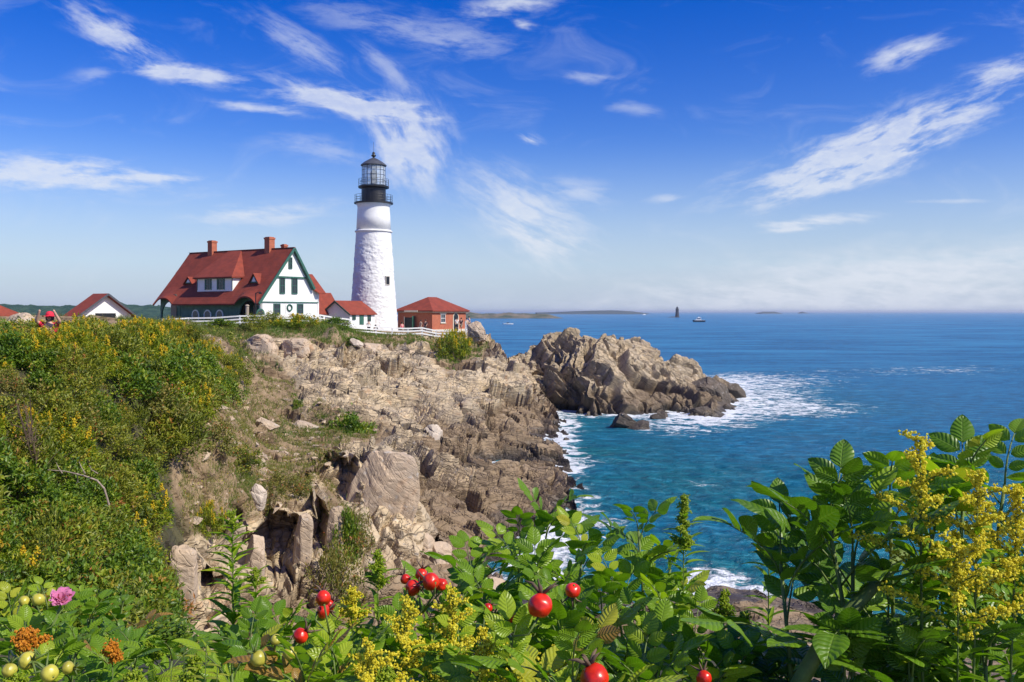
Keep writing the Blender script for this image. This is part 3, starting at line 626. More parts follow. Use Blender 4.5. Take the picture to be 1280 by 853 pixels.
far_ridge('distant_islet', 955, 980, 5200, [(955,391.2),(962,389.7),(975,389.7),(980,391.2)], M['far_blue'], 200, -1, 7, 30, .05, 30)
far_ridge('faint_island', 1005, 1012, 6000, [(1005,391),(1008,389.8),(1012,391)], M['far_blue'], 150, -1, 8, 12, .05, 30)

# ------------------------------------------------------------------ lighthouse
LX, LY, LZ = -18.73, 120.0, 8.6
def tz(py): return ZC+(HZ-py)/F*LY-LZ
def tr(w_): return w_/2/F*LY
L = thing('lighthouse', 'tall white stone lighthouse with black lantern room beside the red-roofed house', 'lighthouse', (LX, LY, LZ))
# rough lower tower
seg, nz = 150, 170; zz = np.linspace(-1.5, tz(291), nz); prof = np.interp(zz, [-1.5, tz(410), tz(350), tz(291)], [3.42, 3.26, 2.78, 2.36])
th = np.linspace(0, 2*math.pi, seg, endpoint=False); TH, ZZ = np.meshgrid(th, zz, indexing='ij'); R = np.broadcast_to(prof, TH.shape)
pp = np.stack([R*np.cos(TH), R*np.sin(TH), ZZ], -1).reshape(-1, 3)
st = frame_of((0,0,1)); bo, be, bt = blocks(pp, 301, (.55, .55, .34), st, .35)
amp = np.interp(pp[:,2], [0, tz(291)-2.2, tz(291)-.4], [1, 1, .25])
rr = 1+(.030*bo-.045*sstep(.12, 0, be)+.03*fbm(pp*1.6, 3, 305))*amp/np.linalg.norm(pp[:,:2], axis=1)
pp[:,:2] *= rr[:,None]
i = np.arange(seg)[:,None]*nz+np.arange(nz-1)[None]; i2 = ((np.arange(seg)+1) % seg)[:,None]*nz+np.arange(nz-1)[None]
mesh_np('stone_tower', pp, np.stack([i, i2, i2+1, i+1], -1).reshape(-1, 4), M['tower'], L, True)
MB().lathe([(2.30, tz(291.5)), (2.50, tz(290.8)), (2.54, tz(289.6)), (2.44, tz(288.8)), (2.32, tz(288.2))], 48).build('stone_band', M['tower'], L, True)
MB().lathe([(2.31, tz(288.4)), (2.24, tz(272)), (2.16, tz(262)), (2.18, tz(258)), (2.42, tz(255.4))], 64).build('upper_tower', M['white'], L, True)
g = MB().lathe([(2.45, tz(255.6)), (2.62, tz(255.2)), (2.62, tz(253.6)), (1.5, tz(253.5))], 48)
g.build('gallery_deck', M['black'], L)
def railing(r, z0, h, posts, rails):
    m = MB()
    for k in range(posts):
        t = 2*math.pi*k/posts; m.tube([(r*math.cos(t), r*math.sin(t), z0), (r*math.cos(t), r*math.sin(t), z0+h)], .022, 5)
    for q in rails:
        m.tube([(r*math.cos(t), r*math.sin(t), z0+h*q) for t in np.linspace(0, 2*math.pi, 49)], .02, 5)
    return m
railing(2.52, tz(253.6), .98, 20, (.33, .66, 1)).build('gallery_railing', M['black'], L)
MB().lathe([(1.66, tz(253.6)), (1.63, tz(236.5)), (1.72, tz(236)), (2.05, tz(235.4)), (2.08, tz(233.4)), (1.5, tz(233))], 48).build('watch_room', M['black'], L)
railing(2.02, tz(233.4), .95, 16, (.5, 1)).build('upper_railing', M['black'], L)
m_, t_, b_ = newmat('lantern_glass'); b_.inputs['Base Color'].default_value = (.80, .88, .92, 1); b_.inputs['Roughness'].default_value = .03; b_.inputs['Transmission Weight'].default_value = .0; b_.inputs['Alpha'].default_value = .38
M['lantern_glass'] = m_
lp = MB(); lp.lathe([(1.56, tz(233)), (1.56, tz(207.5))], 16, cap=False)
lan = lp.build('lantern_glazing', M['lantern_glass'], L)
fr = MB()
for k in range(16):
    t = 2*math.pi*k/16; fr.tube([(1.57*math.cos(t), 1.57*math.sin(t), tz(233)), (1.57*math.cos(t), 1.57*math.sin(t), tz(207.5))], .032, 4)
for py in (232, 226, 219.5, 213.5, 208): fr.tube([(1.57*math.cos(t), 1.57*math.sin(t), tz(py)) for t in np.linspace(0, 2*math.pi, 33)], .028, 4)
fr.build('lantern_frame', M['black'], L)
MB().lathe([(.10, tz(233)), (.36, tz(229)), (.42, tz(224)), (.52, tz(220)), (.42, tz(215)), (.15, tz(212))], 16).build('beacon_lens', M['greymetal'], L)
MB().lathe([(1.5, tz(207.8)), (1.74, tz(207.6)), (1.74, tz(206.6)), (1.25, tz(203)), (.62, tz(199.5)), (.2, tz(197.6))], 32).build('lantern_roof', M['greymetal'], L, False)
MB().lathe([(.10, tz(198)), (.14, tz(196.5)), (.30, tz(195.6)), (.33, tz(194.4)), (.16, tz(193.2)), (.22, tz(191.8)), (.12, tz(190.4)), (.03, tz(190))], 16).build('ball_finial', M['black'], L, True)
MB().tube([(0, 0, tz(190.4)), (0, 0, tz(178))], .022, 5).build('lightning_rod', M['greymetal'], L)
# small window on the sunny right side
wx = (486.5-467)/F*LY; wz = tz(351.5); wr_ = 2.80; wy = -math.sqrt(wr_**2-wx**2); an = math.atan2(wy, wx)
wf = MB(); c_, s_ = math.cos(an), math.sin(an)
def onwall(r, u, z): return (c_*r-s_*u, s_*r+c_*u, z)
def wbox(m, r0, r1, u0, u1, z0, z1):
    return m.add([onwall(r, u, z) for z in (z0, z1) for r, u in ((r0, u0), (r1, u0), (r1, u1), (r0, u1))], [(0,3,2,1),(4,5,6,7),(0,1,5,4),(1,2,6,5),(2,3,7,6),(3,0,4,7)])
wbox(wf, 2.5, 2.92, -.36, .36, wz-.62, wz-.52); wbox(wf, 2.5, 2.9, -.36, -.28, wz-.52, wz+.52); wbox(wf, 2.5, 2.9, .28, .36, wz-.52, wz+.52); wbox(wf, 2.5, 2.92, -.36, .36, wz+.52, wz+.6)
wn = wf.build('window', M['concrete'], L); wbox(MB(), 2.5, 2.865, -.28, .28, wz-.52, wz+.52).build('pane', M['dark'], wn)

# ------------------------------------------------------------------ keeper's house (local x = out of the gable, y = back, z = up)
RZ = math.atan2(-.53, .848)
H0 = Vector((-25.8, 105, 10.0))
H = thing('keepers_house', 'white and green house with steep red roof and two brick chimneys beside the lighthouse', 'house', H0, RZ)
def hw(x, y): return (H0.x+.848*x+.53*y, H0.y-.53*x+.848*y)
def hx(px, y):            # local x on the line y=const that shows at photo column px
    k = (px-640)/F; return (k*(H0.y+.848*y)-H0.x-.53*y)/(.848+.53*k)
def hy(px, x=0):
    k = (px-640)/F; return (k*(H0.y-.53*x)-H0.x-.848*x)/(.53-.848*k)
def hzz(py, x, y): return ZC+(HZ-py)/F*hw(x, y)[1]-H0.z
RL = -18.9; RT = 9.0; FE = -5.5; FZ = 2.35; BE = 3.33; BZ = 4.25
fs = (RT-FZ)/-FE
def roof_z(y): return RT+fs*y if y < 0 else RT-(RT-BZ)/BE*y
# front slope as a grid with two eyebrow arches in the eave
nx, ny = 150, 40; V = []
for i in range(nx):
    x = 0.05+(RL-.05)*i/(nx-1)
    for j in range(ny):
        t = j/(ny-1); y = FE*t; z = RT+(FZ-RT)*t
        for c0, hw_, hh in ((-2.25, 1.75, .85), (-16.9, 1.7, .80)):
            k = (x-c0)/hw_
            if abs(k) < 1.25:
                arch = max(0, 1-(k*k)**1.15)*hh; z += arch*max(0, (t-.66)/.34)**1.6
        z -= .10*math.sin(t*math.pi)              # slight sag
        V.append((x, y, z))
V = np.array(V); q = quads(nx, ny)
Vb = V-np.array([0, 0, .17]); nn = len(V)
edge = [(i*ny+ny-1) for i in range(nx)]
ef = [(a, b, b+nn, a+nn) for a, b in zip(edge[:-1], edge[1:])]; sd = [(j, j+1, j+1+nn, j+nn) for j in range(ny-1)]; sd2 = [((nx-1)*ny+j+1, (nx-1)*ny+j, (nx-1)*ny+j+nn, (nx-1)*ny+j+1+nn) for j in range(ny-1)]
roof = mesh_np('roof', np.r_[V, Vb], np.r_[q[:,::-1], q+nn, np.array(ef), np.array(sd), np.array(sd2)], M['roof'], H)
MB().slab([(.05, 0, RT), (.05, BE, BZ), (RL, BE, BZ), (RL, 0, RT)][::-1], .17).build('rear_roof', M['roof'], roof)
MB().bar((.1, 0, RT+.03), (RL, 0, RT+.03), .22, .08).build('ridge_cap', M['roof'], roof)
# gable wall
GX_ = -.42
gp = [(-4.75, 0), (4.35, 0), (4.35, 3.95), (3.35, 3.95), (0, RT-.25), (-4.75, roof_z(-4.75)-.22)]
MB().prism(gp, 'x', GX_-.25, GX_).build('gable_wall', M['clap'], H)
b_ = MB(); b_.prism([(-2.62, 0.0), (2.45, 0.0), (0, 3.2)], 'x', GX_, GX_+.12)
up = b_.build('upper_gable', M['clap'], H); zb = hzz(346, GX_, 0); up.location = (0, 0, zb)
# the upper gable triangle must stop below the roof
up.scale = (1, 1, (RT-.35-zb)/3.2)
tr_ = MB()
for a, b in (((.08, 0, RT-.10), (.08, FE+.05, FZ-.06)), ((.08, 0, RT-.10), (.08, BE, BZ-.10))): tr_.bar(a, b, .10, .30)
tr_.build('bargeboard', M['green'], H)
br = MB()
for a, b in (((-.22, -.05, RT-.36), (-.22, FE+.5, FZ+.32)), ((-.22, .05, RT-.36), (-.22, BE-.1, BZ-.16))): br.bar(a, b, .34, .06)
br.build('soffit', M['green'], H)
bd = MB(); bd.box(GX_, GX_+.16, -2.75, 2.6, zb-.18, zb); bd.build('belt_course', M['green'], H)
b2 = MB(); z2 = hzz(378, GX_, 0); b2.box(GX_, GX_+.10, -4.7, 4.36, z2-.07, z2+.05); b2.build('belt_course', M['green'], H)
cb = MB(); cb.box(GX_, GX_+.06, 4.20, 4.36, 0, 3.95); cb.build('corner_board', M['white_trim'], H)
def hwindow(parent, axis, face, u0, u1, z0, z1, frame=.08, mats=('green', 'glass'), bars=True, out=1):
    """window in a wall whose outer face is at x=face (axis 'x') or y=face (axis 'y')"""
    def bx(m, d0, d1, a0, a1, c0, c1):
        if axis == 'x': m.box(min(d0, d1), max(d0, d1), a0, a1, c0, c1)
        else: m.box(a0, a1, min(d0, d1), max(d0, d1), c0, c1)
    o = out; f = MB(); f0, f1 = face-.02*o, face+.07*o
    bx(f, f0, f1, u0-frame, u0, z0-frame, z1+frame); bx(f, f0, f1, u1, u1+frame, z0-frame, z1+frame); bx(f, f0, f1, u0, u1, z1, z1+frame); bx(f, f0, face+.10*o, u0, u1, z0-frame, z0)
    if bars:
        bx(f, f0, face+.045*o, u0, u1, (z0+z1)/2-.03, (z0+z1)/2+.03); bx(f, f0, face+.04*o, (u0+u1)/2-.02, (u0+u1)/2+.02, z0, (z0+z1)/2-.03); bx(f, f0, face+.04*o, (u0+u1)/2-.02, (u0+u1)/2+.02, (z0+z1)/2+.03, z1)
    wo = f.build('window', M[mats[0]], parent); p = MB(); bx(p, face-.02*o, face+.02*o, u0, u1, z0, z1); p.build('pane', M[mats[1]], wo); return wo
def gz(py): return hzz(py, GX_, 0)
hwindow(H, 'x', GX_+.12, hy(363.2), hy(366.6), gz(335.5), gz(323), .09)
for a, b in ((353.2, 358.2), (368.2, 373.8)): hwindow(H, 'x', GX_, hy(a), hy(b), gz(366.5), gz(348.2), .12)
for a, b in ((345.5, 352.5), (374.8, 381.2)): hwindow(H, 'x', GX_, hy(a), hy(b), gz(392.5), gz(381), .10)
md = MB(); md.box(GX_, GX_+.05, hy(360), hy(370), 0.35, gz(381.5)); md.build('front_door', M['white_trim'], H)
wrt = MB(); wc = (GX_+.10, hy(364.5), gz(385)); wrt.tube([(wc[0], wc[1]+.36*math.cos(t), wc[2]+.36*math.sin(t)) for t in np.linspace(0, 6.283, 25)], .10, 6); wrt.build('wreath', M['green'], H)
# arched window in the porch end of the gable
def arch_pts(u, z0, z1, w_, n=12):
    r = w_/2; return [(u-r, z0)]+[(u+r, z0)]+[(u+r*math.cos(t), z1-r+r*math.sin(t)) for t in np.linspace(0, math.pi, n)]
def arch_window(axis, face, u, z0, z1, w_, out, rim='white_trim'):
    P1_, P2_ = arch_pts(u, z0, z1, w_), arch_pts(u, z0+.02, z1-.16, w_-.34)
    wo = MB().prism(P1_, axis, face, face+.07*out).build('window', M[rim], H)
    MB().prism(P2_, axis, face+.03*out, face+.09*out).build('pane', M['glass'], wo)
arch_window('x', GX_, hy(328.5), .25, gz(386), 1.25, 1, 'green')
# front: green wall under the eave, three arched windows, two porches
FW = -4.65; xl, xr = -14.7, -4.3
MB().box(xl, xr, FW, FW+.2, 0, 3.2).build('front_wall', M['green_wall'], H)
MB().box(RL+.5, xl, -2.9, -2.7, 0, 3.9).build('porch_wall', M['green_wall'], H)
MB().box(xr, GX_-.3, -2.9, -2.7, 0, 3.9).build('porch_wall', M['green_wall'], H)
for pxw in (244.7, 259.7, 274.8): arch_window('y', FW, hx(pxw, FW), .35, hzz(387.2, hx(pxw, FW), FW), 1.32, -1)
def porch(x0, x1, pn=5):
    m = MB(); zt = FZ+.25; c = (x0+x1)/2; r = (x1-x0)/2-.22
    arc = [(c+r*math.cos(t), .95+1.75*math.sin(t)) for t in np.linspace(math.pi, 0, 15)]
    poly = [(x0, 0), (x0+.22, 0)]+arc+[(x1-.22, 0), (x1, 0), (x1, zt+.35), (c+.6*r, zt+.95), (c-.6*r, zt+.95), (x0, zt+.35)]
    m.prism(poly, 'y', FW-.05, FW+.13); return m.build('porch_arch', M['green'], H)
porch(RL+.45, xl); porch(xr, GX_)
MB().box(hx(214, -2.9), hx(221, -2.9), -2.96, -2.9, .1, 2.3).build('porch_door', M['tan_cloth'], H)
MB().box(hx(317, -2.9), hx(321, -2.9), -2.96, -2.9, .1, 2.2).build('porch_door', M['wood'], H)
# left end wall, back wall
MB().prism([(-2.8, 0), (3.0, 0), (3.0, 4.2), (0, RT-.3), (-2.8, roof_z(-2.8)-.25)], 'x', RL+.45, RL+.7).build('left_wall', M['green_wall'], H)
MB().box(RL+.7, GX_-.25, 3.0, 3.2, 0, 4.2).build('back_wall', M['clap'], H)
MB().box(RL-.1, GX_, -5.2, 4.3, -1.5, .06).build('porch_floor', M['concrete'], H)
MB().slab([(RL-.02, -1.4, roof_z(-1.4)-.12), (RL-.02, 1.0, roof_z(1.0)-.1), (RL-.35, 1.0, roof_z(1.0)-.7), (RL-.35, -1.9, roof_z(-1.9)-.35)], .12).build('rake_return', M['roof'], roof)
# big dormer
DY = -4.2; dl, dr = hx(246.5, DY), hx(290.6, DY); zt = 5.55
DB = MB(); DB.box(dl, dr, DY, DY+2.8, roof_z(DY)-.35, zt); dw = DB.build('dormer', M['clap'], H)
A_ = (dr+.35, DY-.4, zt); Bp = (dr+.4, -2.72, zt+.1); Cp = (-9.1, -.02, RT+.04); Dp = (-11.3, -.02, RT+.06); Lp = (dl-.35, DY-.4, zt); Lb = (dl-.4, -2.72, zt+.1)
dm = MB(); th_ = lambda P_: (P_[0], P_[1], P_[2]-.16)
pts_ = [A_, Bp, Cp, Dp, Lp, Lb]; dm.add(pts_+[th_(P_) for P_ in pts_], [(4,0,3),(0,1,2),(0,2,3),(4,3,5),(4,10,6,0),(0,6,7,1),(5,11,10,4),(10,9,6),(6,8,7),(6,9,8),(10,11,9)])
dm.build('dormer_roof', M['roof'], dw)
MB().box(dl-.3, dr+.3, DY-.3, DY+.0, zt-.2, zt-.05).build('eave_trim', M['green'], dw)
for a, b, c in ((257.2, 263.4, 'w'), (272.6, 279.8, 'w')):
    wo = hwindow(dw, 'y', DY, hx(a, DY)+.05, hx(b, DY)-.05, hzz(361.5, -9, DY), zt-.3, .06, out=-1)
for a in (dl+.04, hx(256.4, DY), hx(264.4, DY), hx(271.6, DY), hx(280.8, DY), dr-.04): MB().box(a-.05, a+.05, DY-.04, DY, hzz(362.5, -9, DY), zt-.2).build('trim_board', M['green'], dw)
# two little gablet dormers
for pxc, pyb, pyt in ((234.2, 354.5, 345.5), (316.2, 353.5, 341.5)):
    y0 = -3.75; xc = hx(pxc, y0); z0 = roof_z(y0)+.12; z0 = hzz(pyb, xc, y0); hh = (pyb-pyt)/F*104; hwid = .80
    yb = lambda z: (z-RT)/fs+.0
    fr_ = MB().prism([(xc-hwid+.12, z0), (xc+hwid-.12, z0), (xc, z0+hh-.12)], 'y', y0+.18, y0+.9).build('gablet', M['green'], H)
    MB().prism([(xc-.34, z0+.12), (xc+.34, z0+.12), (xc, z0+hh*.62)], 'y', y0+.10, y0+.18).build('louvre', M['white_trim'], fr_)
    r_ = MB(); zt_ = z0+hh
    for s_ in (-1, 1):
        P4 = [(xc, y0, zt_), (xc+s_*(hwid+.08), y0, z0-.08), (xc+s_*(hwid+.08), yb(z0-.08)+.15, z0-.08), (xc, yb(zt_)+.15, zt_)]
        r_.slab(P4 if s_ > 0 else P4[::-1], .09)
    r_.build('gablet_roof', M['roof'], fr_)
# chimneys
def chimney(x, y, w_, ztop):
    c = MB(); zb_ = roof_z(y)-1.0; c.box(x-w_/2, x+w_/2, y-w_/2, y+w_/2, zb_, ztop-.28); c.box(x-w_/2-.06, x+w_/2+.06, y-w_/2-.06, y+w_/2+.06, ztop-.28, ztop-.08); c.box(x-w_/2+.05, x+w_/2-.05, y-w_/2+.05, y+w_/2-.05, ztop-.08, ztop)
    o = c.build('chimney', M['brick'], roof); return o
chimney(-14.5, 0, .80, hzz(301, -14.5, 0)); chimney(-4.15, 0, .86, hzz(296.5, -4.15, 0)); chimney(-2.7, 1.0, .55, hzz(305.5, -2.7, 1))
# rear ell with its own roof to the right of the gable
e0, e1, yr = .12, 2.3, 5.05; zr, ze = hzz(343, -2.05, 5), hzz(366.5, 0, 5)
MB().slab([(-2.05, 1.6, zr), (-2.05, yr, zr), (.25, yr, ze), (.25, 3.9, ze)][::-1], .15).build('wing_roof', M['roof'], H)
MB().slab([(-2.05, 1.6, zr), (-2.05, yr, zr), (-4.4, yr, ze), (-4.4, 2.2, ze)], .15).build('wing_roof', M['roof'], H)
MB().prism([(-4.2, 0), (GX_-.25, 0), (GX_-.25, ze), (-2.05, zr-.25), (-4.2, ze)], 'y', yr-.45, yr-.25).build('wing_wall', M['clap'], H)
MB().box(GX_-.25, GX_+.05, 3.25, 4.5, 3.80, 3.98).build('eave_return', M['white_trim'], H)

# ------------------------------------------------------------------ the two low red-roofed sheds between house and tower
def shed(name, label, near, L_, half, z0, zeave, zridge, over=.25, wins=(), door=None, wall='clap'):
    """gable front faces left-front (local -y); lit long wall faces +x; near = near right corner"""
    o = thing(name, label, 'shed', (near[0], near[1], z0), RZ); W_ = 2*half
    MB().prism([(-W_, 0), (0, 0), (0, zeave-z0), (-half, zridge-z0-.1), (-W_, zeave-z0)], 'y', 0, .2).build('gable_wall', M[wall], o)
    MB().prism([(-W_, 0), (0, 0), (0, zeave-z0), (-half, zridge-z0-.1), (-W_, zeave-z0)], 'y', L_-.2, L_).build('gable_wall', M[wall], o)
    MB().box(-.2, 0, .2, L_-.2, -1.5, zeave-z0).build('side_wall', M[wall], o); MB().box(-W_, -W_+.2, .2, L_-.2, -1.5, zeave-z0).build('side_wall', M[wall], o)
    k = (zridge-zeave)/half; r = MB()
    r.slab([(-half, -over, zridge-z0), (-half, L_+over, zridge-z0), (over, L_+over, zeave-z0-over*k), (over, -over, zeave-z0-over*k)][::-1], .13)
    r.slab([(-half, -over, zridge-z0), (-half, L_+over, zridge-z0), (-W_-over, L_+over, zeave-z0-over*k), (-W_-over, -over, zeave-z0-over*k)], .13)
    r.build('roof', M['roof'], o)
    b = MB()
    for s in (1, -1): b.bar((-half, -over-.02, zridge-z0-.12), (-half+s*(half+over), -over-.02, zeave-z0-over*k-.1), .05, .2)
    b.build('bargeboard', M['green'], o)
    for u0, u1, c0, c1 in wins: hwindow(o, 'x', 0, u0, u1, c0, c1, .07)
    if door: MB().box(0, .05, door[0], door[1], 0, door[2]).build('door', M['green'], o)
    return o
shed('oil_shed', 'small white shed with low red roof and green door against the lighthouse foot', (-20.5, 112), 4.75, 2.34, 9.75, 11.3, 12.85, wins=((.5, 1.0, .7, 1.3), (3.4, 3.9, .5, 1.2)), door=(1.8, 2.6, 1.45))
shed('garden_shed', 'white shed with steep red roof close behind the house gable', (-25.0, 112.0), 4.6, 1.75, 9.8, 11.5, 13.9, wins=((.8, 1.5, .7, 1.3), (2.9, 3.6, .7, 1.3)))
# ------------------------------------------------------------------ brick building right of the tower
B0 = Vector((-10.9, 121, 8.65)); Bk = thing('brick_building', 'square red brick building with hipped red roof right of the lighthouse', 'building', B0, RZ)
ba, bb = 6.0, 8.0; bh = 2.95
MB().box(-ba, 0, 0, bb, .32, bh).build('brick_wall', M['brick'], Bk)
MB().box(-ba-.08, .08, -.08, bb+.08, -1.5, .32).build('stone_base', M['cream'], Bk)
rm = MB(); ov = .42; zt = hzz(371.4, 0, 0); zt = ZC+(HZ-371.4)/F*125-B0.z
c4 = [(-ba-ov, -ov, bh+.0), (ov, -ov, bh), (ov, bb+ov, bh), (-ba-ov, bb+ov, bh)]; r2_ = [(-ba/2, ba/2, zt), (-ba/2, bb-ba/2, zt)]
lo_ = [(x, y, z-.16) for x, y, z in c4]
rm.add(c4+r2_+lo_, [(0,1,4),(1,2,5,4),(2,3,5),(3,0,4,5),(1,0,6,7),(2,1,7,8),(3,2,8,9),(0,3,9,6),(6,9,8,7)]); rm.build('roof', M['roof'], Bk)
MB().box(-ba-.3, .3, -.3, bb+.3, bh-.30, bh-.155).build('cornice', M['wood'], Bk)
def bxx(px): k = (px-640)/F; return (k*B0.y-B0.x)/(.848+.53*k)
def byy(px): k = (px-640)/F; return (k*B0.y-B0.x)/(.53-.848*k)
def bz(py, Y=122.5): return ZC+(HZ-py)/F*Y-B0.z
d0, d1 = bxx(506), bxx(518)
MB().box(d0, d1, -.04, 0, .0, bz(397)).build('doorway', M['dark'], Bk)
MB().box(d0-.12, d0, -.06, 0, 0, bz(396)).build('door_frame', M['cream'], Bk)
dd = MB(); dd.add([(d1, -.02, 0), (d1+.28, -.85, 0), (d1+.32, -.82, 0), (d1+.04, 0, 0), (d1, -.02, bz(395)), (d1+.28, -.85, bz(395)), (d1+.32, -.82, bz(395)), (d1+.04, 0, bz(395))], [(0,3,2,1),(4,5,6,7),(0,1,5,4),(1,2,6,5),(2,3,7,6),(3,0,4,7)]); dd.build('open_door', M['green'], Bk)
MB().box(bxx(508), bxx(524.5), -.5, 0, bz(390.2), bz(388.2)).build('door_canopy', M['cream'], Bk)
w1_ = hwindow(Bk, 'x', 0, byy(551), byy(556), bz(403), bz(393.2), .06, ('white_trim', 'glass'))
MB().box(0, .12, byy(550), byy(557), bz(404.6), bz(403.6)).build('stone_sill', M['cream'], Bk); MB().box(0, .1, byy(549.5), byy(557.5), bz(392.8), bz(391.4)).build('stone_lintel', M['cream'], Bk)
dpx = byy(569.5); P_ = arch_pts(dpx, .02, bz(392), 1.05)
wo = MB().prism(arch_pts(dpx, .0, bz(391.2), 1.4), 'x', 0, .06).build('arched_doorway', M['cream'], Bk); MB().prism(P_, 'x', .02, .09).build('door_leaf', M['dark'], wo)

# ------------------------------------------------------------------ buildings at the far left
G0 = Vector((-56.9, 125, 9.6)); G = thing('gabled_outbuilding', 'white gabled outbuilding with red roof standing left of the house above the thicket', 'building', G0, RZ)
gr = 14.0-G0.z; gw = 4.5; ge = gr-3.1
MB().prism([(-gw+.35, 0), (gw-.35, 0), (gw-.35, ge), (0, gr-.25), (-gw+.35, ge)], 'x', -1.1, -.8).build('gable_wall', M['white'], G)
MB().box(-3.4, -1.1, -gw+.35, -gw+.6, 0, ge+.1).build('side_wall', M['white'], G)
rf = MB(); rf.slab([(0, 0, gr), (0, -gw-.2, ge-.15), (-3.6, -gw-.2, ge-.15), (-3.6, 0, gr)], .16); rf.slab([(0, 0, gr), (0, gw+.2, ge-.15), (-3.6, gw+.2, ge-.15), (-3.6, 0, gr)][::-1], .16); rf.build('roof', M['roof'], G)
bg_ = MB()
for s in (1, -1): bg_.bar((.03, 0, gr-.12), (.03, s*(gw+.2), ge-.27), .06, .26)
bg_.build('bargeboard', M['greymetal'], G)
MB().box(-.8, -.7, -1.5, 1.6, .1, 1.6).build('garage_door', M['dark'], G)
K0 = Vector((-42.0, 68, 9.9)); K = thing('red_roofed_cottage', 'low cottage whose red roof corner shows at the left edge above the thicket', 'house', K0, RZ)
rk = MB(); kx = .0; kz = lambda py: ZC+(HZ-py)/F*68-K0.z
ex = ((12-640)/F*68-K0.x)
rf = MB(); rf.slab([(3.9, 0, kz(378)), (-9, 0, kz(378)), (-9, -3.2, kz(404)), (5.3, -3.2, kz(404))], .15); rf.slab([(3.9, 0, kz(378)), (-9, 0, kz(378)), (-9, 3.2, kz(404)), (5.3, 3.2, kz(404))][::-1], .15); rf.slab([(3.9, 0, kz(378)), (5.3, -3.2, kz(404)), (5.3, 3.2, kz(404))], .15)
rf.build('roof', M['roof'], K); MB().box(-8.6, 4.8, -2.8, 2.8, -1.5, kz(404)-.1).build('wall', M['clap'], K)
# ------------------------------------------------------------------ loose rocks (each one a thing)
def ico(sub):
    import bmesh
    bm = bmesh.new(); bmesh.ops.create_icosphere(bm, subdivisions=sub, radius=1); bm.verts.ensure_lookup_table()
    v = np.array([x.co[:] for x in bm.verts]); f = np.array([[q.index for q in x.verts] for x in bm.faces]); bm.free(); return v, f
ICO = ico(5)
def rock(name, label, c, size, seed, mat='boulder', rot=0, cuts=16, lo=.45, tilt=(0, 0), sink=.25, cat='rock', group=None, boxy=1.0):
    r = np.random.default_rng(seed); v = ICO[0].copy(); v = np.sign(v)*np.abs(v)**boxy*(1 if boxy == 1 else .86)
    for k in range(cuts):
        n = r.normal(size=3); n /= np.linalg.norm(n); d = lo+(1-lo)*.75*r.random(); s = v@n-d; m = s > 0; v[m] -= np.outer(s[m]*.97, n)
    v += (.035*fbm(v*3+seed, 4, seed))[:,None]*v
    o_, e_, t_ = blocks(v*np.array(size)+seed*3.1, seed, (1.3, 1.0, .42), frame_of((.4, -.3, .8)), .4)
    v = v*np.array(size)+v*(.05*o_-.06*sstep(.1, 0, e_))[:,None]*min(1.6, max(.3, min(size)))
    R_ = np.array((Matrix.Rotation(rot, 3, 'Z')@Matrix.Rotation(tilt[0], 3, 'Y')@Matrix.Rotation(tilt[1], 3, 'X')))
    v = v@R_.T
    o = mesh_np(name, v, ICO[1], M[mat], None, False, {'tint': t_}); o.location = (c[0], c[1], c[2]+size[2]*(1-2*sink)*.0); return tag(o, label, cat, group)
def rock_at(label, px, py, Y, wpx, hpx, seed, mat='boulder', depth=1.0, **kw):
    p = at(px, py, Y); w_, h_ = wpx/F*Y/2, hpx/F*Y/2
    return rock(kw.pop('name', 'boulder'), label, p, (w_*1.1, w_*depth, h_*1.15), seed, mat, **kw)
rock_at('pale squarish block lying on the rock shelf above the cove', 508, 594, 47.5, 36, 52, 11, 'pale_rock', .9, lo=.6, rot=.3)
rock_at('rounded white boulder resting at the top of the hollowed rock face', 325, 621, 29.8, 24, 33, 12, 'pale_rock', .8, rot=.5)
rock_at('tan boulder on the stony slope right of the thicket', 332, 531, 43.0, 32, 20, 13, 'boulder', 1)
rock_at('orange tinted boulder beside the dark green bush on the slope', 383, 536, 47, 36, 24, 14, 'boulder', 1, rot=1)
rock_at('flat tan slab leaning on the ledges in mid cliff', 541, 543, 66, 34, 26, 15, 'pale_rock', .8, rot=.8, lo=.55)
rock_at('big grey-tan boulder standing beside the end of the cliff fence', 596, 416, 109, 26, 30, 16, 'boulder', 1, lo=.6)
rock_at('small brown stone lying on the dry slope under the flat-topped crag', 290, 488, 51, 26, 14, 17, 'boulder', 1)
rock_at('small leaning slab among the grass at the cliff top', 447, 430, 91, 20, 12, 18, 'pale_rock', .8, tilt=(.4, 0))
rock_at('pinkish leaning boulder at the foot of the big pale slab', 548, 704, 34.5, 40, 50, 19, 'boulder', .8, lo=.55, rot=.4)
rock_at('reddish squared boulder on the cove floor below the big slab', 528, 686, 34.2, 40, 34, 20, 'boulder', .8, lo=.6, rot=1.2)
rock_at('low pink-grey boulder on the beach behind the rose leaves', 612, 742, 33, 60, 34, 21, 'boulder', .8)
rock_at('weathered stone mound behind the thicket by the cottage roof', 27, 404, 44, 38, 24, 22, 'boulder', 1.0, lo=.7)
sk = dict(name='sea_rock', group='dark wet rocks in the surf off the islet', cat='sea rock')
rock_at('dark hump of rock alone in the surf before the islet', 778, 529, 87.5, 44, 26, 31, 'wet_rock', .9, **sk)
rock_at('low wet rock joined to the right of the dark hump in the surf', 800, 536, 86.5, 34, 22, 32, 'wet_rock', .9, **sk)
rock_at('long flat dark slab sloping into the foam off the islet tip', 898, 509, 106, 62, 14, 33, 'wet_rock', .5, tilt=(.22, 0), **sk)
rock_at('broad brown ledge rock at the islet tip with foam around it', 886, 494, 110, 60, 38, 34, 'wet_rock', .6, tilt=(.40, 0), lo=.55, **sk)
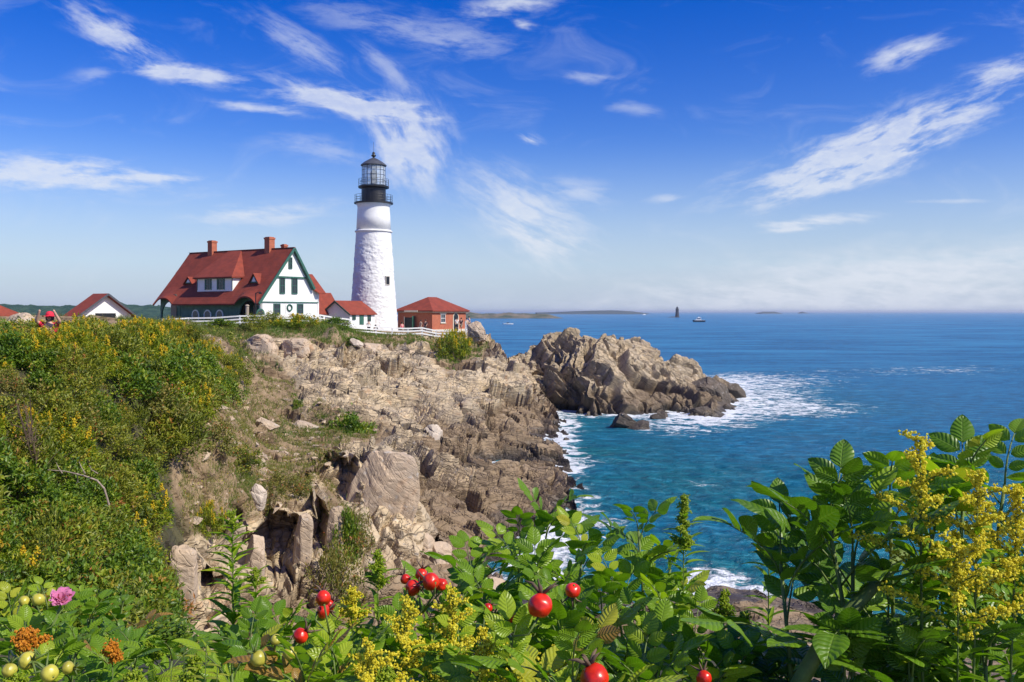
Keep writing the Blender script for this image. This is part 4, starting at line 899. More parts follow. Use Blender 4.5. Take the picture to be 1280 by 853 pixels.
rock_at('pointed fin of dark rock farthest out in the surf', 917, 488, 117, 34, 22, 35, 'wet_rock', .4, tilt=(.55, 0), lo=.5, **sk)
rock_at('rounded brown rock nearest the camera at the islet tip', 877, 517, 98, 36, 18, 36, 'wet_rock', .6, tilt=(.3, 0), **sk)
rock_at('small dark rock awash between the islet and the lone hump', 826, 522, 95, 26, 12, 37, 'wet_rock', .8, **sk)
# flat-topped crags in the cliff below the fence
for i, (lab, px, py, Y, w_, h_) in enumerate([('jointed tan crag under the grassy cliff edge left of the shrubs', 325, 436, 83.5, 44, 36),('square tan crag beside the jointed crag at the cliff edge', 370, 438, 85, 36, 28),('cracked crag below the cliff fence left of the lighthouse', 462, 444, 92, 36, 30),('low broken crag below the fence in front of the lighthouse', 500, 449, 97, 40, 24),('small crag at the right end of the cliff edge grass', 545, 452, 99, 26, 22)]):
    rock_at(lab, px, py, Y, w_, h_, 50+i, 'boulder', 1.0, lo=.72, boxy=.5, rot=.2*i, name='crag', cat='rock', group='crags along the cliff edge')
# blocks that frame the dark hollows of the near rock face
for i, (lab, px, py, Y, w_, h_, sz) in enumerate([('tall upright rock pillar between the two big dark hollows', 378, 694, 29.6, 23, 108, 1.1),('upright block at the right of the second hollow', 418, 676, 30.6, 22, 88, 1.0),('orange-stained rock rib left of the biggest hollow', 318, 722, 27.6, 24, 106, 1.1),('pale rock rib at the left edge of the rock face beside the bushes', 228, 730, 23.8, 38, 96, .9),('great pale slab tilted above the cove', 476, 636, 34.4, 92, 150, .5)]):
    rock_at(lab, px, py, Y, w_, h_, 60+i, 'boulder', sz, lo=.80 if i != 4 else .68, boxy=.42 if i != 4 else .6, cuts=9, rot=.35, tilt=((.05, .10) if i != 4 else (.26, .15)), name='rock_pillar' if i < 4 else 'rock_slab', cat='rock')
# rubble: too many to count
r3 = np.random.default_rng(21); sv, sf = ico(2)
gp_ = GQ.reshape(-1, 3); gpx, gpy = px_of(gp_[:,0], gp_[:,1]), py_of(gp_[:,1], gp_[:,2])
cand = np.where((gpx > 232) & (gpx < 470) & (gp_[:,1] > 22) & (gp_[:,1] < 75) & (soil > .35))[0]
pick = cand[r3.integers(0, len(cand), 1300)]; V = []; T_ = []
for q in pick:
    s_ = .05+.26*r3.random()**3; k = 1+.35*r3.normal(size=(1, 3)).clip(-1, 1); v = sv*k
    for _ in range(9):
        n_ = r3.normal(size=3); n_ /= np.linalg.norm(n_); ss = v@n_-.38; m_ = ss > 0; v = v-np.outer(np.where(m_, ss, 0), n_)
    V.append(v*s_*np.array([1.35, 1, .6])@np.array(Matrix.Rotation(r3.random()*6.28, 3, 'Z')@Matrix.Rotation(.35*r3.normal(), 3, 'X'))+gp_[q]+[0, 0, .0]); T_.append(np.full(len(v), r3.random()))
fo_ = (sf[None]+np.arange(len(V))[:,None,None]*len(sv)).reshape(-1, 3)
tag(mesh_np('rubble', np.concatenate(V), fo_, M['boulder'], None, False, {'tint': np.concatenate(T_)}), 'small loose stones strewn over the dry slope', None, None, 'stuff')

# ------------------------------------------------------------------ fences
def fence(name, label, line, step=2.5, h=1.05, rails=(.32, .66, .98), mat='white_trim', group=None):
    o = thing(name, label, 'fence', (0, 0, 0), 0, group); P_ = [at(px, HZ, Y) for px, Y in line]; pts = []
    for a, b in zip(P_[:-1], P_[1:]):
        n_ = max(1, round((b-a).length/step))
        for k in range(n_): pts.append(a+(b-a)*k/n_)
    pts.append(P_[-1]); pos = [Vector((q.x, q.y, ground_at(q.x, q.y))) for q in pts]
    zs = [q.z for q in pos]; zs = [sum(zs[max(0, i-1):i+2])/len(zs[max(0, i-1):i+2]) for i in range(len(zs))]
    for q, z in zip(pos, zs): q.z = z
    for q in pos: MB().box(q.x-.075, q.x+.075, q.y-.075, q.y+.075, q.z-.4, q.z+h+.06).build('post', M[mat], o)
    for a, b in zip(pos[:-1], pos[1:]):
        for k in rails: MB().bar((a.x, a.y-.09, a.z+h*k), (b.x, b.y-.09, b.z+h*k), .05, .15).build('rail', M[mat], o)
    return o
fence('rail_fence', 'white three-rail fence along the cliff edge in front of the house', [(203,93),(236,94.5),(300,95),(345,96),(400,100),(437,104)])
fence('rail_fence', 'greyed rail fence running down in front of the lighthouse and brick building', [(439,104.3),(470,107),(510,109),(545,111),(583,112.5)], mat='white_trim')
fence('rail_fence', 'short white rail fence turning back at the brick building corner', [(582,113.5),(589,122)], 2.2, 1.5)
# posts and lamp beside the house
t_ = thing('lamp_post', 'slim dark lamp post with side arm at the house corner', 'lamp post', (hw(-.2, -5.7)[0], hw(-.2, -5.7)[1], 10.0), RZ)
MB().tube([(0, 0, 0), (0, 0, 3.55)], .06, 8).build('pole', M['black'], t_); MB().tube([(0, 0, 3.45), (.3, 0, 3.62), (.75, 0, 3.62)], .045, 6).build('arm', M['black'], t_); MB().lathe([(.05, 3.62), (.2, 3.5), (.16, 3.42)], 10, .75).build('lamp_shade', M['black'], t_)
q = at(309, 405, 95.5); t_ = thing('wooden_post', 'thick weathered wooden post rising above the white fence', 'post', (q.x, q.y, ground_at(q.x, q.y)))
MB().lathe([(.22, -.3), (.2, .5), (.19, 2.0), (.16, 2.12)], 12).build('shaft', M['wood'], t_); MB().lathe([(.24, 2.12), (.24, 2.2), (.1, 2.3)], 12).build('cap', M['wood'], t_)

# ------------------------------------------------------------------ people
def skinned(name, verts, edges, radii, mat, parent, root=0, sub=1):
    me = bpy.data.meshes.new(name); me.from_pydata(verts, edges, []); me.materials.append(M[mat]); o = bpy.data.objects.new(name, me); COL.objects.link(o); o.parent = parent
    md = o.modifiers.new('Skin', 'SKIN'); md.use_smooth_shade = True
    for i, r in enumerate(radii):
        s = me.skin_vertices[0].data[i]; s.radius = r if isinstance(r, tuple) else (r, r); s.use_root = i == root
    o.modifiers.new('Sub', 'SUBSURF').levels = sub; o.modifiers['Sub'].render_levels = sub; return o
def person(label, loc, face, shirt='white_cloth', legs='dark_cloth', short=False, arms=((.06, .25), (.06, .25)), raised=False, hat=None, stride=.10, hair='hair', group=None):
    o = thing('person', label, 'person', loc, face, group); a = stride
    # pelvis 0, waist 1, chest 2, neck 3, head 4, crown 5, then arms and legs
    V = [(0,0,.93),(0,0,1.10),(0,0,1.34),(0,0,1.50),(0,-.02,1.60),(0,-.01,1.70)]; E = [(0,1),(1,2),(2,3),(3,4),(4,5)]; R = [(.15,.11),(.13,.10),(.155,.11),.055,(.085,.095),.07]
    for s, (fw, sp) in zip((-1, 1), arms):
        b = len(V)
        if raised: V += [(s*.20,0,1.42),(s*.30,-.18,1.52),(s*.20,-.30,1.76),(s*.17,-.33,1.84)]
        else: V += [(s*.20,0,1.42),(s*(.22+sp*.2),.02-fw*.5,1.14),(s*(.20+sp*.1),-.08-fw,.93),(s*(.19+sp*.1),-.12-fw,.84)]
        E += [(2,b),(b,b+1),(b+1,b+2),(b+2,b+3)]; R += [.062,.048,.036,.030]
    for s in (-1, 1):
        b = len(V); V += [(s*.10,0,.86),(s*.11,-s*a*.8-.03,.49),(s*.11,-s*a+.04,.09),(s*.12,-s*a-.12,.04)]; E += [(0,b),(b,b+1),(b+1,b+2),(b+2,b+3)]; R += [.095,.066,.045,(.042,.04)]
    skinned('body', V, E, R, 'skin', o)
    al = 6; SV = [V[0],V[1],V[2],V[6],V[7],V[10],V[11]]
    m = lambda A_, B_, t: tuple(A_[i]+(B_[i]-A_[i])*t for i in range(3))
    SV[4] = m(V[6], V[7], .75); SV[6] = m(V[10], V[11], .75)
    skinned('shirt', [(0,0,.90)]+SV[1:], [(0,1),(1,2),(2,3),(3,4),(2,5),(5,6)], [(.17,.13),(.155,.12),(.172,.125),.078,.066,.078,.066], shirt, o)
    k = .75 if short else .88; LV = [(0,0,.95)]
    le = []; lr = [(.165,.125)]
    for b in (14, 18):
        i = len(LV); LV += [V[b], V[b+1]]+([] if short else [m(V[b+1], V[b+2], .9)]); le += [(0,i),(i,i+1)]+([] if short else [(i+1,i+2)]); lr += [.108,.082]+([] if short else [.066])
    skinned('shorts' if short else 'trousers', LV, le, lr, legs, o)
    h = MB().lathe([(.02, 1.80), (.07, 1.785), (.105, 1.74), (.115, 1.68), (.10, 1.62)][::-1], 14, 0, .015, cap=False); h.build('hat' if hat else 'hair', M[hat or hair], o, True)
    if hat: MB().lathe([(.11, 1.675), (.19, 1.66), (.19, 1.652), (.11, 1.665)], 16, 0, -.03).build('hat_brim', M[hat], o, True); MB().lathe([(.105, 1.53), (.115, 1.62), (.11, 1.66)], 12, 0, .03, cap=False).build('hair', M['hair'], o, True)
    f = MB(); f.add([(0,-.125,1.61),(-.02,-.095,1.575),(.02,-.095,1.575),(0,-.095,1.64)], [(0,1,2),(0,3,1),(0,2,3)]); f.build('nose', M['skin'], o)
    return o
def pat(px, Y, dz=0): q = at(px, HZ, Y); return (q.x, q.y, ground_at(q.x, q.y)+dz)
person('person in a pink top behind the fence beside the tower foot', pat(502.5, 113.5, .05), .8, 'pink_cloth', 'tan_cloth')
person('person in tan clothes walking past the open green door', pat(526, 115, .05), -.9, 'tan_cloth', 'tan_cloth', stride=.2)
person('person in dark clothes following by the brick corner wall', pat(532, 115.5, .05), -.7, 'dark_cloth', 'dark_cloth')
person('person in white shirt and dark shorts by the arched brick doorway', pat(571, 115.3, .25), .4, 'white_cloth', 'dark_cloth', True)
person('person in dark top and bare legs right of the arched doorway', pat(576.5, 115.6, .2), -.5, 'dark_cloth', 'tan_cloth', True, stride=.2)
person('person in a pale top leaning at the fence end by the sea', pat(583.5, 114.6, .15), .3, 'tan_cloth', 'blue_cloth')
person('person in a blue top at the corner of the white end fence', pat(586.5, 116.6, .15), 1.2, 'blue_cloth', 'dark_cloth')
person('person in dark clothes sitting low at the shed corner by the tower', pat(469.5, 109.5, -.55), .2, 'dark_cloth', 'dark_cloth')
person('person in white top standing at the shed wall', pat(461, 110.2, -.25), .2, 'white_cloth', 'dark_cloth')
person('person in a red hat holding up a camera behind the thicket', (at(62, 390, 25).x, 25, 11.36-1.74), .25, 'red_cloth', 'dark_cloth', raised=True, hat='red_cloth')

# ------------------------------------------------------------------ far out on the water
def hull(L_, W_, H_, n=16, sheer=.35):
    V = []; prof = [(0, -.35), (.55, -.25), (.92, .2), (1, 1)]
    for i in range(n):
        t = i/(n-1); x = (t-.5)*L_; wd = W_/2*min(1, (1-t)**.55*1.5+.02) if t > .5 else W_/2*(.86+.14*min(1, t*4)); zt_ = H_*(1+sheer*max(0, t-.3)**1.5)
        row = [(x+(.06*L_*t*(z/1.0) if t > .8 else 0), -wd*w_, z*zt_) for w_, z in prof]; V += row[::-1]+[(a, -b, c) for a, b, c in row[1:]]
    m = 7; f = [(i*m+k, i*m+k+1, (i+1)*m+k+1, (i+1)*m+k) for i in range(n-1) for k in range(m-1)]
    f += [(i*m, (i+1)*m, (i+1)*m+6, i*m+6) for i in range(n-1)]+[tuple(range(7))]; return MB().add(V, f)
q = at(874, 403.0, 1000); lb = thing('lobster_boat', 'dark hulled boat with white wheelhouse heading left near the sea beacon', 'boat', (q.x, 1000, .1), math.pi-.15)
hull(13.5, 4.2, 1.7).build('hull', M['navy'], lb); MB().box(-6.2, 5.4, -1.9, 1.9, 1.75, 2.15).build('rail_deck', M['white'], lb)
cb_ = MB(); cb_.prism([(-2.2, 2.1), (3.6, 2.1), (3.0, 4.1), (-2.0, 4.3)], 'y', -1.5, 1.5); cb_ = cb_.build('wheelhouse', M['white'], lb); MB().box(-1.6, 2.6, -1.56, 1.56, 3.1, 3.8).build('window_band', M['glass'], cb_)
MB().box(-2.8, 3.3, -1.7, 1.7, 4.3, 4.5).build('cabin_roof', M['white'], lb); MB().prism([(-1.2, 4.5), (1.6, 4.5), (1.2, 5.6), (-1.0, 5.6)], 'y', -1.0, 1.0).build('flying_bridge', M['white'], lb)
MB().tube([(-.6, 0, 5.6), (-.6, 0, 8.2)], .08, 6).build('mast', M['greymetal'], lb); MB().tube([(4.0, -1.5, 2.1), (6.9, 0, 3.1), (4.0, 1.5, 2.1)], .05, 5).build('bow_rail', M['greymetal'], lb)
q = at(635, 406, 790); mb_ = thing('motor_boat', 'low white motor boat on the blue sea right of the brick building', 'boat', (q.x, 790, .15), math.pi+.1)
hull(9.5, 2.8, 1.0).build('hull', M['white'], mb_); MB().prism([(-1.0, 1.0), (2.2, 1.0), (1.0, 1.75), (-.8, 1.75)], 'y', -.9, .9).build('windscreen', M['glass'], mb_); MB().box(-4.7, -4.1, -.4, .4, .7, 1.5).build('outboard_motor', M['black'], mb_)
q = at(805, 393.7, 3200); sb = thing('sailing_boat', 'tiny white boat far away left of the sea beacon', 'boat', (q.x, 3200, 0), .4)
hull(14, 4, 1.8).build('hull', M['white'], sb); MB().box(-2, 3, -1.4, 1.4, 1.8, 3.6).build('cabin', M['white'], sb)
q = at(846.5, 397, 1800); fb = thing('sea_beacon', 'dark stone beacon tower standing in the sea on the horizon', 'lighthouse', (q.x, 1800, 0))
MB().lathe([(4.3, -1), (4.2, 2), (3.5, 8), (3.1, 14), (3.0, 17), (3.5, 17.4), (3.5, 17.9)], 20).build('tower', M['far_dark'], fb); MB().lathe([(2.0, 17.9), (2.0, 20), (2.3, 20.1), (1.0, 21.6), (.15, 22)], 16).build('lantern', M['far_dark'], fb)
MB().box(-12, -4, -3, 3, -1, 1.6).build('landing', M['far_dark'], fb); MB().tube([(0, 0, 22), (0, 0, 24)], .12, 5).build('rod', M['far_dark'], fb)
rock('ledge_rock', 'low dark ledge in the sea under the beacon', (fb.location.x-5, 1795, 0), (16, 8, 1.6), 88, 'wet_rock', cat='sea rock')
# ------------------------------------------------------------------ foliage helpers
rv = np.random.default_rng(11)
def unit(v): return v/(np.linalg.norm(v, axis=-1, keepdims=True)+1e-9)
def batch(tv, tf, pos, ax, nrm, ln, wd=None):
    """copies of a template leaf (x across, y along, z out): axis ax, face normal nrm, length ln, width wd"""
    ax = unit(ax); x = unit(np.cross(ax, nrm)); z = np.cross(x, ax); ln = np.asarray(ln)[:,None]; wd = ln if wd is None else np.asarray(wd)[:,None]
    v = pos[:,None]+tv[None,:,0:1]*(x*wd)[:,None]+tv[None,:,1:2]*(ax*ln)[:,None]+tv[None,:,2:3]*(z*ln)[:,None]
    f = tf[None]+(np.arange(len(pos))*len(tv))[:,None,None]
    return v.reshape(-1, 3), f.reshape(-1, tf.shape[1])
SMALL = np.array([(0,0,0),(-.5,.42,.10),(0,.5,0),(.5,.42,.10),(0,1,-.08)]); SMALLF = np.array([(0,2,1),(0,3,2),(1,2,4),(2,3,4)])
OCT = np.array([(1,0,0),(-1,0,0),(0,1,0),(0,-1,0),(0,0,1),(0,0,-1)], float)*.5; OCTF = np.array([(0,2,4),(2,1,4),(1,3,4),(3,0,4),(2,0,5),(1,2,5),(3,1,5),(0,3,5)])
def rnd_dirs(n, up=.0): d = rv.normal(size=(n, 3)); d[:,2] += up; return unit(d)

# ------------------------------------------------------------------ shrubs of the thicket: prototypes, then copies with shared meshes
def shrub_proto(name, label, cat, mat, leaves=52, clumps=46, lsize=(.085, .15), aspect=.5, h=1.2, bloom=0, seed=1, stems=7, group=None, bias=0.):
    global rv; rv = np.random.default_rng(seed)
    o = thing(name, label, cat, (0, 0, -50), 0, group)
    d = rnd_dirs(clumps, .55); d[:,2] = np.abs(d[:,2]); rad = .62+.42*rv.random(clumps)
    cc = d*rad[:,None]*np.array([1, 1, h]); cc[:,2] += .05
    n = clumps*leaves; ci = np.repeat(np.arange(clumps), leaves); sp = (.075+.075*rv.random(clumps))[ci,None]
    pos = cc[ci]+rv.normal(size=(n, 3))*sp; pos[:,2] = np.maximum(pos[:,2], -.15)
    inner = rv.random(n) < .18; pos[inner] *= (.4+.5*rv.random(inner.sum()))[:,None]
    out = unit(pos-np.array([0, 0, .1])); ax = unit(out*.7+rv.normal(size=(n, 3))*.75+np.array([0, 0, .15])); nr = unit(out*.6+np.array([0, 0, .9])+rv.normal(size=(n, 3))*.55)
    ln = 1.15*(lsize[0]+(lsize[1]-lsize[0])*rv.random(n)); v, f = batch(SMALL, SMALLF, pos, ax, nr, ln, ln*aspect)
    tone = np.clip(.42+bias+.20*rv.normal(size=clumps)[ci]+.16*rv.normal(size=n), 0, 1)
    mesh_np('foliage', v, f, M[mat], o, False, {'rnd': np.repeat(tone, 5)})
    for k in range(stems):
        e = cc[rv.integers(clumps)]*.95; m = e*.45+rv.normal(size=3)*.08; m[2] = abs(m[2]); b0 = (rv.normal()*.06, rv.normal()*.06, -.35)
        t = MB().tube([b0, tuple(m*.6), tuple(m), tuple(e)], [.02, .016, .011, .004], 5)
        for q in range(3): e2 = e+rv.normal(size=3)*.25; t.tube([tuple(m), tuple((m+e2)/2+rv.normal(size=3)*.04), tuple(e2)], [.009, .006, .003], 4)
        t.build('stem', M['twig'], o)
    if bloom:
        for k in range(bloom):
            c = cc[np.argsort(-cc[:,2])[k % (clumps//2)]]*1.05+rv.normal(size=3)*np.array([.12, .12, .05]); nn = 46; u = rv.random(nn)
            pp_ = c+np.stack([rv.normal(size=nn)*.05*(1.1-u), rv.normal(size=nn)*.05*(1.1-u), u*.24+.02], 1)
            v, f = batch(OCT, OCTF, pp_, rnd_dirs(nn), rnd_dirs(nn), .032+.026*rv.random(nn)); mesh_np('flower_head', v, f, M['bloom'], o, False, {'rnd': np.repeat(rv.random(nn), 6)})
    return o
def set_shrub(proto, used, loc, rz, s, sz=None, label=None, group=None):
    o = proto if proto.name not in used else copy_tree(proto); used.add(proto.name)
    o.location = loc; o.rotation_euler = (0, 0, rz); o.scale = (s, s, sz or s)
    if label: o['label'] = label
    if group: o['group'] = group
    return o
PR = {
 'green': [shrub_proto('leafy_shrub', 'x', 'shrub', 'shrub_green', seed=s, h=1.15, bias=.02) for s in (1, 2)],
 'olive': [shrub_proto('leafy_shrub', 'x', 'shrub', 'shrub_olive', seed=s, h=1.2, lsize=(.075, .13)) for s in (3, 4)],
 'yellow': [shrub_proto('goldenrod_clump', 'x', 'goldenrod', 'shrub_yellow', seed=s, h=1.2, aspect=.30, lsize=(.10, .17), bloom=24, leaves=58) for s in (5, 6)],
 'narrow': [shrub_proto('willow_shrub', 'x', 'shrub', 'shrub_olive', seed=s, h=1.25, aspect=.26, lsize=(.11, .19), bias=.06) for s in (7,)],
 'rust': [shrub_proto('rusty_shrub', 'x', 'shrub', 'shrub_rust', seed=s, h=1.0, lsize=(.06, .10)) for s in (8,)],
}
used = set()
LAB = {
 ('green', 0): ('dark green leafy shrub on the crest of the left thicket', 'green shrubs on the thicket crest'), ('green', 1): ('green leafy shrub in the middle of the left thicket slope', 'green shrubs in the mid thicket'), ('green', 2): ('deep green shrub at the shaded foot of the left thicket', 'green shrubs at the thicket foot'),
 ('olive', 0): ('olive green shrub on the crest of the left thicket', 'olive shrubs on the thicket crest'), ('olive', 1): ('olive brown-tipped shrub in the middle of the left thicket slope', 'olive shrubs in the mid thicket'), ('olive', 2): ('olive shrub at the foot of the left thicket', 'olive shrubs at the thicket foot'),
 ('yellow', 0): ('yellow flowering goldenrod clump on the crest of the left thicket', 'goldenrod on the thicket crest'), ('yellow', 1): ('yellow-green goldenrod clump in the middle of the left thicket slope', 'goldenrod in the mid thicket'), ('yellow', 2): ('yellow-green goldenrod clump low in the left thicket', 'goldenrod at the thicket foot'),
 ('narrow', 0): ('narrow-leaved shrub on the crest of the left thicket', 'narrow-leaved shrubs on the crest'), ('narrow', 1): ('narrow-leaved shrub in the middle of the left thicket slope', 'narrow-leaved shrubs mid thicket'), ('narrow', 2): ('narrow-leaved shrub beside the rock face at the thicket foot', 'narrow-leaved shrubs at the foot'),
 ('rust', 0): ('rusty brown low shrub on the crest of the left thicket', 'rusty shrubs on the crest'), ('rust', 1): ('rusty brown shrub with bare twigs amid the left thicket', 'rusty shrubs mid thicket'), ('rust', 2): ('rusty brown shrub at the foot of the left thicket', 'rusty shrubs at the foot'),
}
EDGE = [(395,262),(420,292),(445,322),(470,305),(500,276),(560,228),(600,188),(640,182),(700,184),(770,180),(860,175)]
rp = np.random.default_rng(5); placed = []
for _ in range(9000):
    Y = 12.5*(50/12.5)**rp.random(); px = -110+450*rp.random(); x = (px-640)/F*Y; z = ground_at(x, Y); py = HZ+F*(ZC-z)/Y
    if px+12*rp.normal() > np.interp(py, [e[0] for e in EDGE], [e[1] for e in EDGE]) or (Y < 15 and px > 150) or py < 396: continue
    if Y > 34 and px < 170: continue
    mind = (.66 if Y < 24 else .9 if Y < 32 else 1.15)*(.9+.22*(math.sin(x*1.9)*math.sin(Y*1.3) > .2))
    if any((x-a)**2+(Y-b)**2+.55*(z-c)**2 < mind**2 for a, b, c in placed): continue
    placed.append((x, Y, z))
    zone = 0 if py < 470 else 1 if py < 620 else 2
    pr = {0: [.14, .20, .56, .06, .04], 1: [.32, .26, .28, .10, .04], 2: [.44, .16, .08, .30, .02]}[zone]
    if zone == 1 and px > 180: pr = [.28, .32, .12, .1, .18]
    kind = ['green', 'olive', 'yellow', 'narrow', 'rust'][rp.choice(5, p=pr)]; s = (.66 if Y < 24 else .85)*(.62+.75*rp.random())
    if zone == 0: s *= .85
    lab, grp = LAB[kind, zone]; P_ = PR[kind][rp.integers(len(PR[kind]))]
    hmax = 1.0
    if py < 450: hmax = max(.30, (ZC+(HZ-(394+6*rp.random()+max(0, px-180)*.06))/F*Y-z)/1.35/s)
    set_shrub(P_, used, (x, Y, z-.05), rp.random()*6.28, s, s*min(1.0, hmax), lab, grp)
# shrubs elsewhere on the cliff, each placed by hand
for lab, kind, px, py, Y, w_, h_ in [
 ('dark green bush in the middle of the stony slope above the pale slab', 'green', 436, 566, 46.5, 66, 48),('small dark green bush among pale rocks on the upper slope', 'green', 366, 520, 60, 26, 24),('low green tuft bush just below it on the upper slope', 'green', 372, 528, 57, 16, 14),
 ('rusty leaved bush growing below the pale slab beside the hollows', 'rust', 420, 742, 29, 80, 90),('mixed green and red vine bush hanging beside the second hollow', 'rust', 446, 668, 31.2, 44, 60),('dark green vine at the right edge of the second hollow', 'green', 432, 690, 30.6, 36, 70),
 ('green shrub in front of the white fence left end', 'green', 276, 420, 92, 44, 13),('yellow green bush on the cliff edge under the front door', 'yellow', 372, 412, 93, 60, 18),('green bush on the cliff edge right of the house gable', 'green', 418, 420, 97, 40, 15),('olive bush on the cliff edge below the wooden post', 'olive', 318, 420, 90, 40, 20),('olive shrub behind the fence at the house corner', 'olive', 340, 408, 95, 34, 16),
 ('olive shrub at the left of the cliff top rocks', 'olive', 275, 440, 70, 60, 34),('rusty shrub below the jointed crag', 'rust', 300, 458, 70, 60, 26),('green shrub among rocks at the cliff edge centre', 'green', 440, 432, 93, 36, 12),('yellow green grass bush at the right end of the cliff edge', 'yellow', 566, 462, 99, 44, 36),('pale green bush above the right end of the cliff edge', 'yellow', 575, 440, 106, 30, 20),
 ('sprawling shrub with twigs on the slope right of the thicket', 'rust', 268, 560, 29.5, 70, 50),('rusty scrub patch above the rounded white boulder', 'rust', 355, 606, 32.5, 70, 28),('olive scrub patch on the dry slope by the tan boulder', 'olive', 300, 590, 31.5, 60, 26),('yellow-green clump above the hollowed face', 'yellow', 262, 640, 26.5, 40, 40),('narrow-leaved bush overhanging the left rock rib', 'narrow', 196, 760, 21.5, 50, 50)]:
    x = (px-640)/F*Y; s = w_/F*Y/2.1; z = ground_at(x, Y); z = max(z, ZC-(py-HZ)/F*Y-.6) if abs(z-(ZC-(py-HZ)/F*Y)) > .6 else z
    set_shrub(PR[kind][0], used, (x, Y, z-.05), rp.random()*6, s, h_/F*Y/1.25, lab, None)
    o_ = [o for o in COL.objects if o.get('label') == lab][0]
    if 'group' in o_: del o_['group']
# bare dead branch lying on the thicket
q = at(105, 595, 17.6); tw = thing('dead_branch', 'bare grey dead branch sticking out of the left thicket', 'branch', q)
MB().tube([(-.75, .0, .12), (-.35, -.05, .10), (.05, -.1, .02), (.28, -.05, -.08), (.40, 0, -.25), (.45, .1, -.6)], [.007, .011, .015, .018, .02, .022], 7).build('limb', M['deadtwig'], tw)
for e in ((-.5, -.1, .28), (-.2, .05, -.2), (-.05, -.1, .3), (.2, -.2, .25)): MB().tube([(e[0]+.1, -.06, .06), ((e[0]+.05), e[1], e[2]*.6), e], [.012, .009, .004], 5).build('twig', M['deadtwig'], tw)
# bare shrub twigs in front of the crest
q = at(55, 500, 18.5); bt = thing('bare_shrub', 'leafless brown twiggy shrub in front of the thicket crest', 'shrub', (q.x, q.y, ground_at(q.x, q.y)))
rb = np.random.default_rng(8)
for k in range(7):
    a = rb.random()*6.28; e = np.array([math.cos(a)*.55*rb.random(), -.5+.3*math.sin(a), 1.5+.5*rb.random()]); m_ = e*.5+rb.normal(size=3)*.06
    t = MB().tube([(0, 0, -.2), tuple(m_), tuple(e)], [.022, .014, .005], 5)
    for q_ in range(6): t0 = .35+.6*rb.random(); c0 = m_*(2-2*t0)+e*(2*t0-1) if t0 > .5 else m_*2*t0; t.tube([tuple(c0), tuple(c0+rb.normal(size=3)*.12+[0,0,.1]), tuple(c0+rb.normal(size=3)*.22+[0,0,.22])], [.008, .005, .002], 4)
    t.build('stem', M['twig'], bt)

# ------------------------------------------------------------------ grass and ground cover (nobody could count it)
BL = np.array([(-.5,0,0),(.5,0,0),(-.36,.5,.05),(.36,.5,.05),(0,1,.28)]); BLQ = np.array([(0,1,3),(0,3,2),(2,3,4)])
def grass(name, label, mat, sel, n, hgt, per=7, seed=3, lean=.35, wd=.012):
    r = np.random.default_rng(seed); c = np.where(sel)[0]; pk = gp_[c[r.integers(0, len(c), n)]]; N_ = n*per
    p_ = np.repeat(pk, per, 0)+np.c_[r.normal(size=(N_, 2))*.07, np.full(N_, -.03)]; Ys = np.repeat(pk[:,1], per)
    a = np.c_[r.normal(size=(N_, 2))*lean, np.ones(N_)]; nr = np.c_[r.normal(size=(N_, 2)), np.zeros(N_)]
    ln = hgt*(.5+.8*r.random(N_)); v, f = batch(BL, BLQ, p_, a, nr, ln, np.maximum(wd, Ys*.00035)*(.7+.6*r.random(N_)))
    return tag(mesh_np(name, v, f, M[mat], None, False, {'rnd': np.repeat(np.clip(np.repeat(r.random(n), per)*.6+.4*r.random(N_), 0, 1), 5)}), label, None, None, 'stuff')
up_ = (gp_[:,1] > 60) & (soil > .55) & (gp_[:,2] > 4)
dens = vnoise(gp_*.45, 77); dens2 = vnoise(gp_*1.3, 78)
grass('cliff_top_grass', 'long dry and green grass along the cliff edge', 'grass', up_ & (gp_[:,1] < 112) & (gpy < 446) & (dens > -.45), 13000, .42, 7, 3)
grass('cliff_top_turf', 'green grass tufts on the cliff edge', 'grass_green', up_ & (gp_[:,1] < 112) & (gpy < 470) & (dens < .15), 9000, .42, 7, 4)
mid = (gpx > 225) & (gpx < 470) & (gp_[:,1] > 22) & (gp_[:,1] < 75) & (soil > .5)
grass('slope_grass', 'thin dry grass on the stony slope', 'grass', mid & (dens2 > -.2), 8500, .24, 7, 5)
grass('slope_green_grass', 'green weeds and grass on the stony slope', 'grass_green', mid & (dens > .2), 2400, .26, 8, 6)
def cover(name, label, mat, sel, n, size, seed):
    r = np.random.default_rng(seed); c = np.where(sel)[0]; p_ = gp_[c[r.integers(0, len(c), n)]]+r.normal(size=(n, 3))*np.array([.06, .06, .05])+[0, 0, .07]
    ln = size*(.6+.8*r.random(n)); v, f = batch(SMALL, SMALLF, p_, unit(r.normal(size=(n, 3))+[0, 0, .3]), unit(r.normal(size=(n, 3))*.6+[0, -.2, 1]), ln, ln*.5)
    return tag(mesh_np(name, v, f, M[mat], None, False, {'rnd': np.repeat(r.random(n), 5)}), label, None, None, 'stuff')
cover('slope_weeds', 'rusty low weeds on the stony slope', 'shrub_rust', mid & (dens > -.05) & (dens2 > -.35), 24000, .065, 9)
cover('slope_creepers', 'green creeping leaves on the stony slope', 'shrub_olive', mid & (dens < .1), 9000, .065, 10)
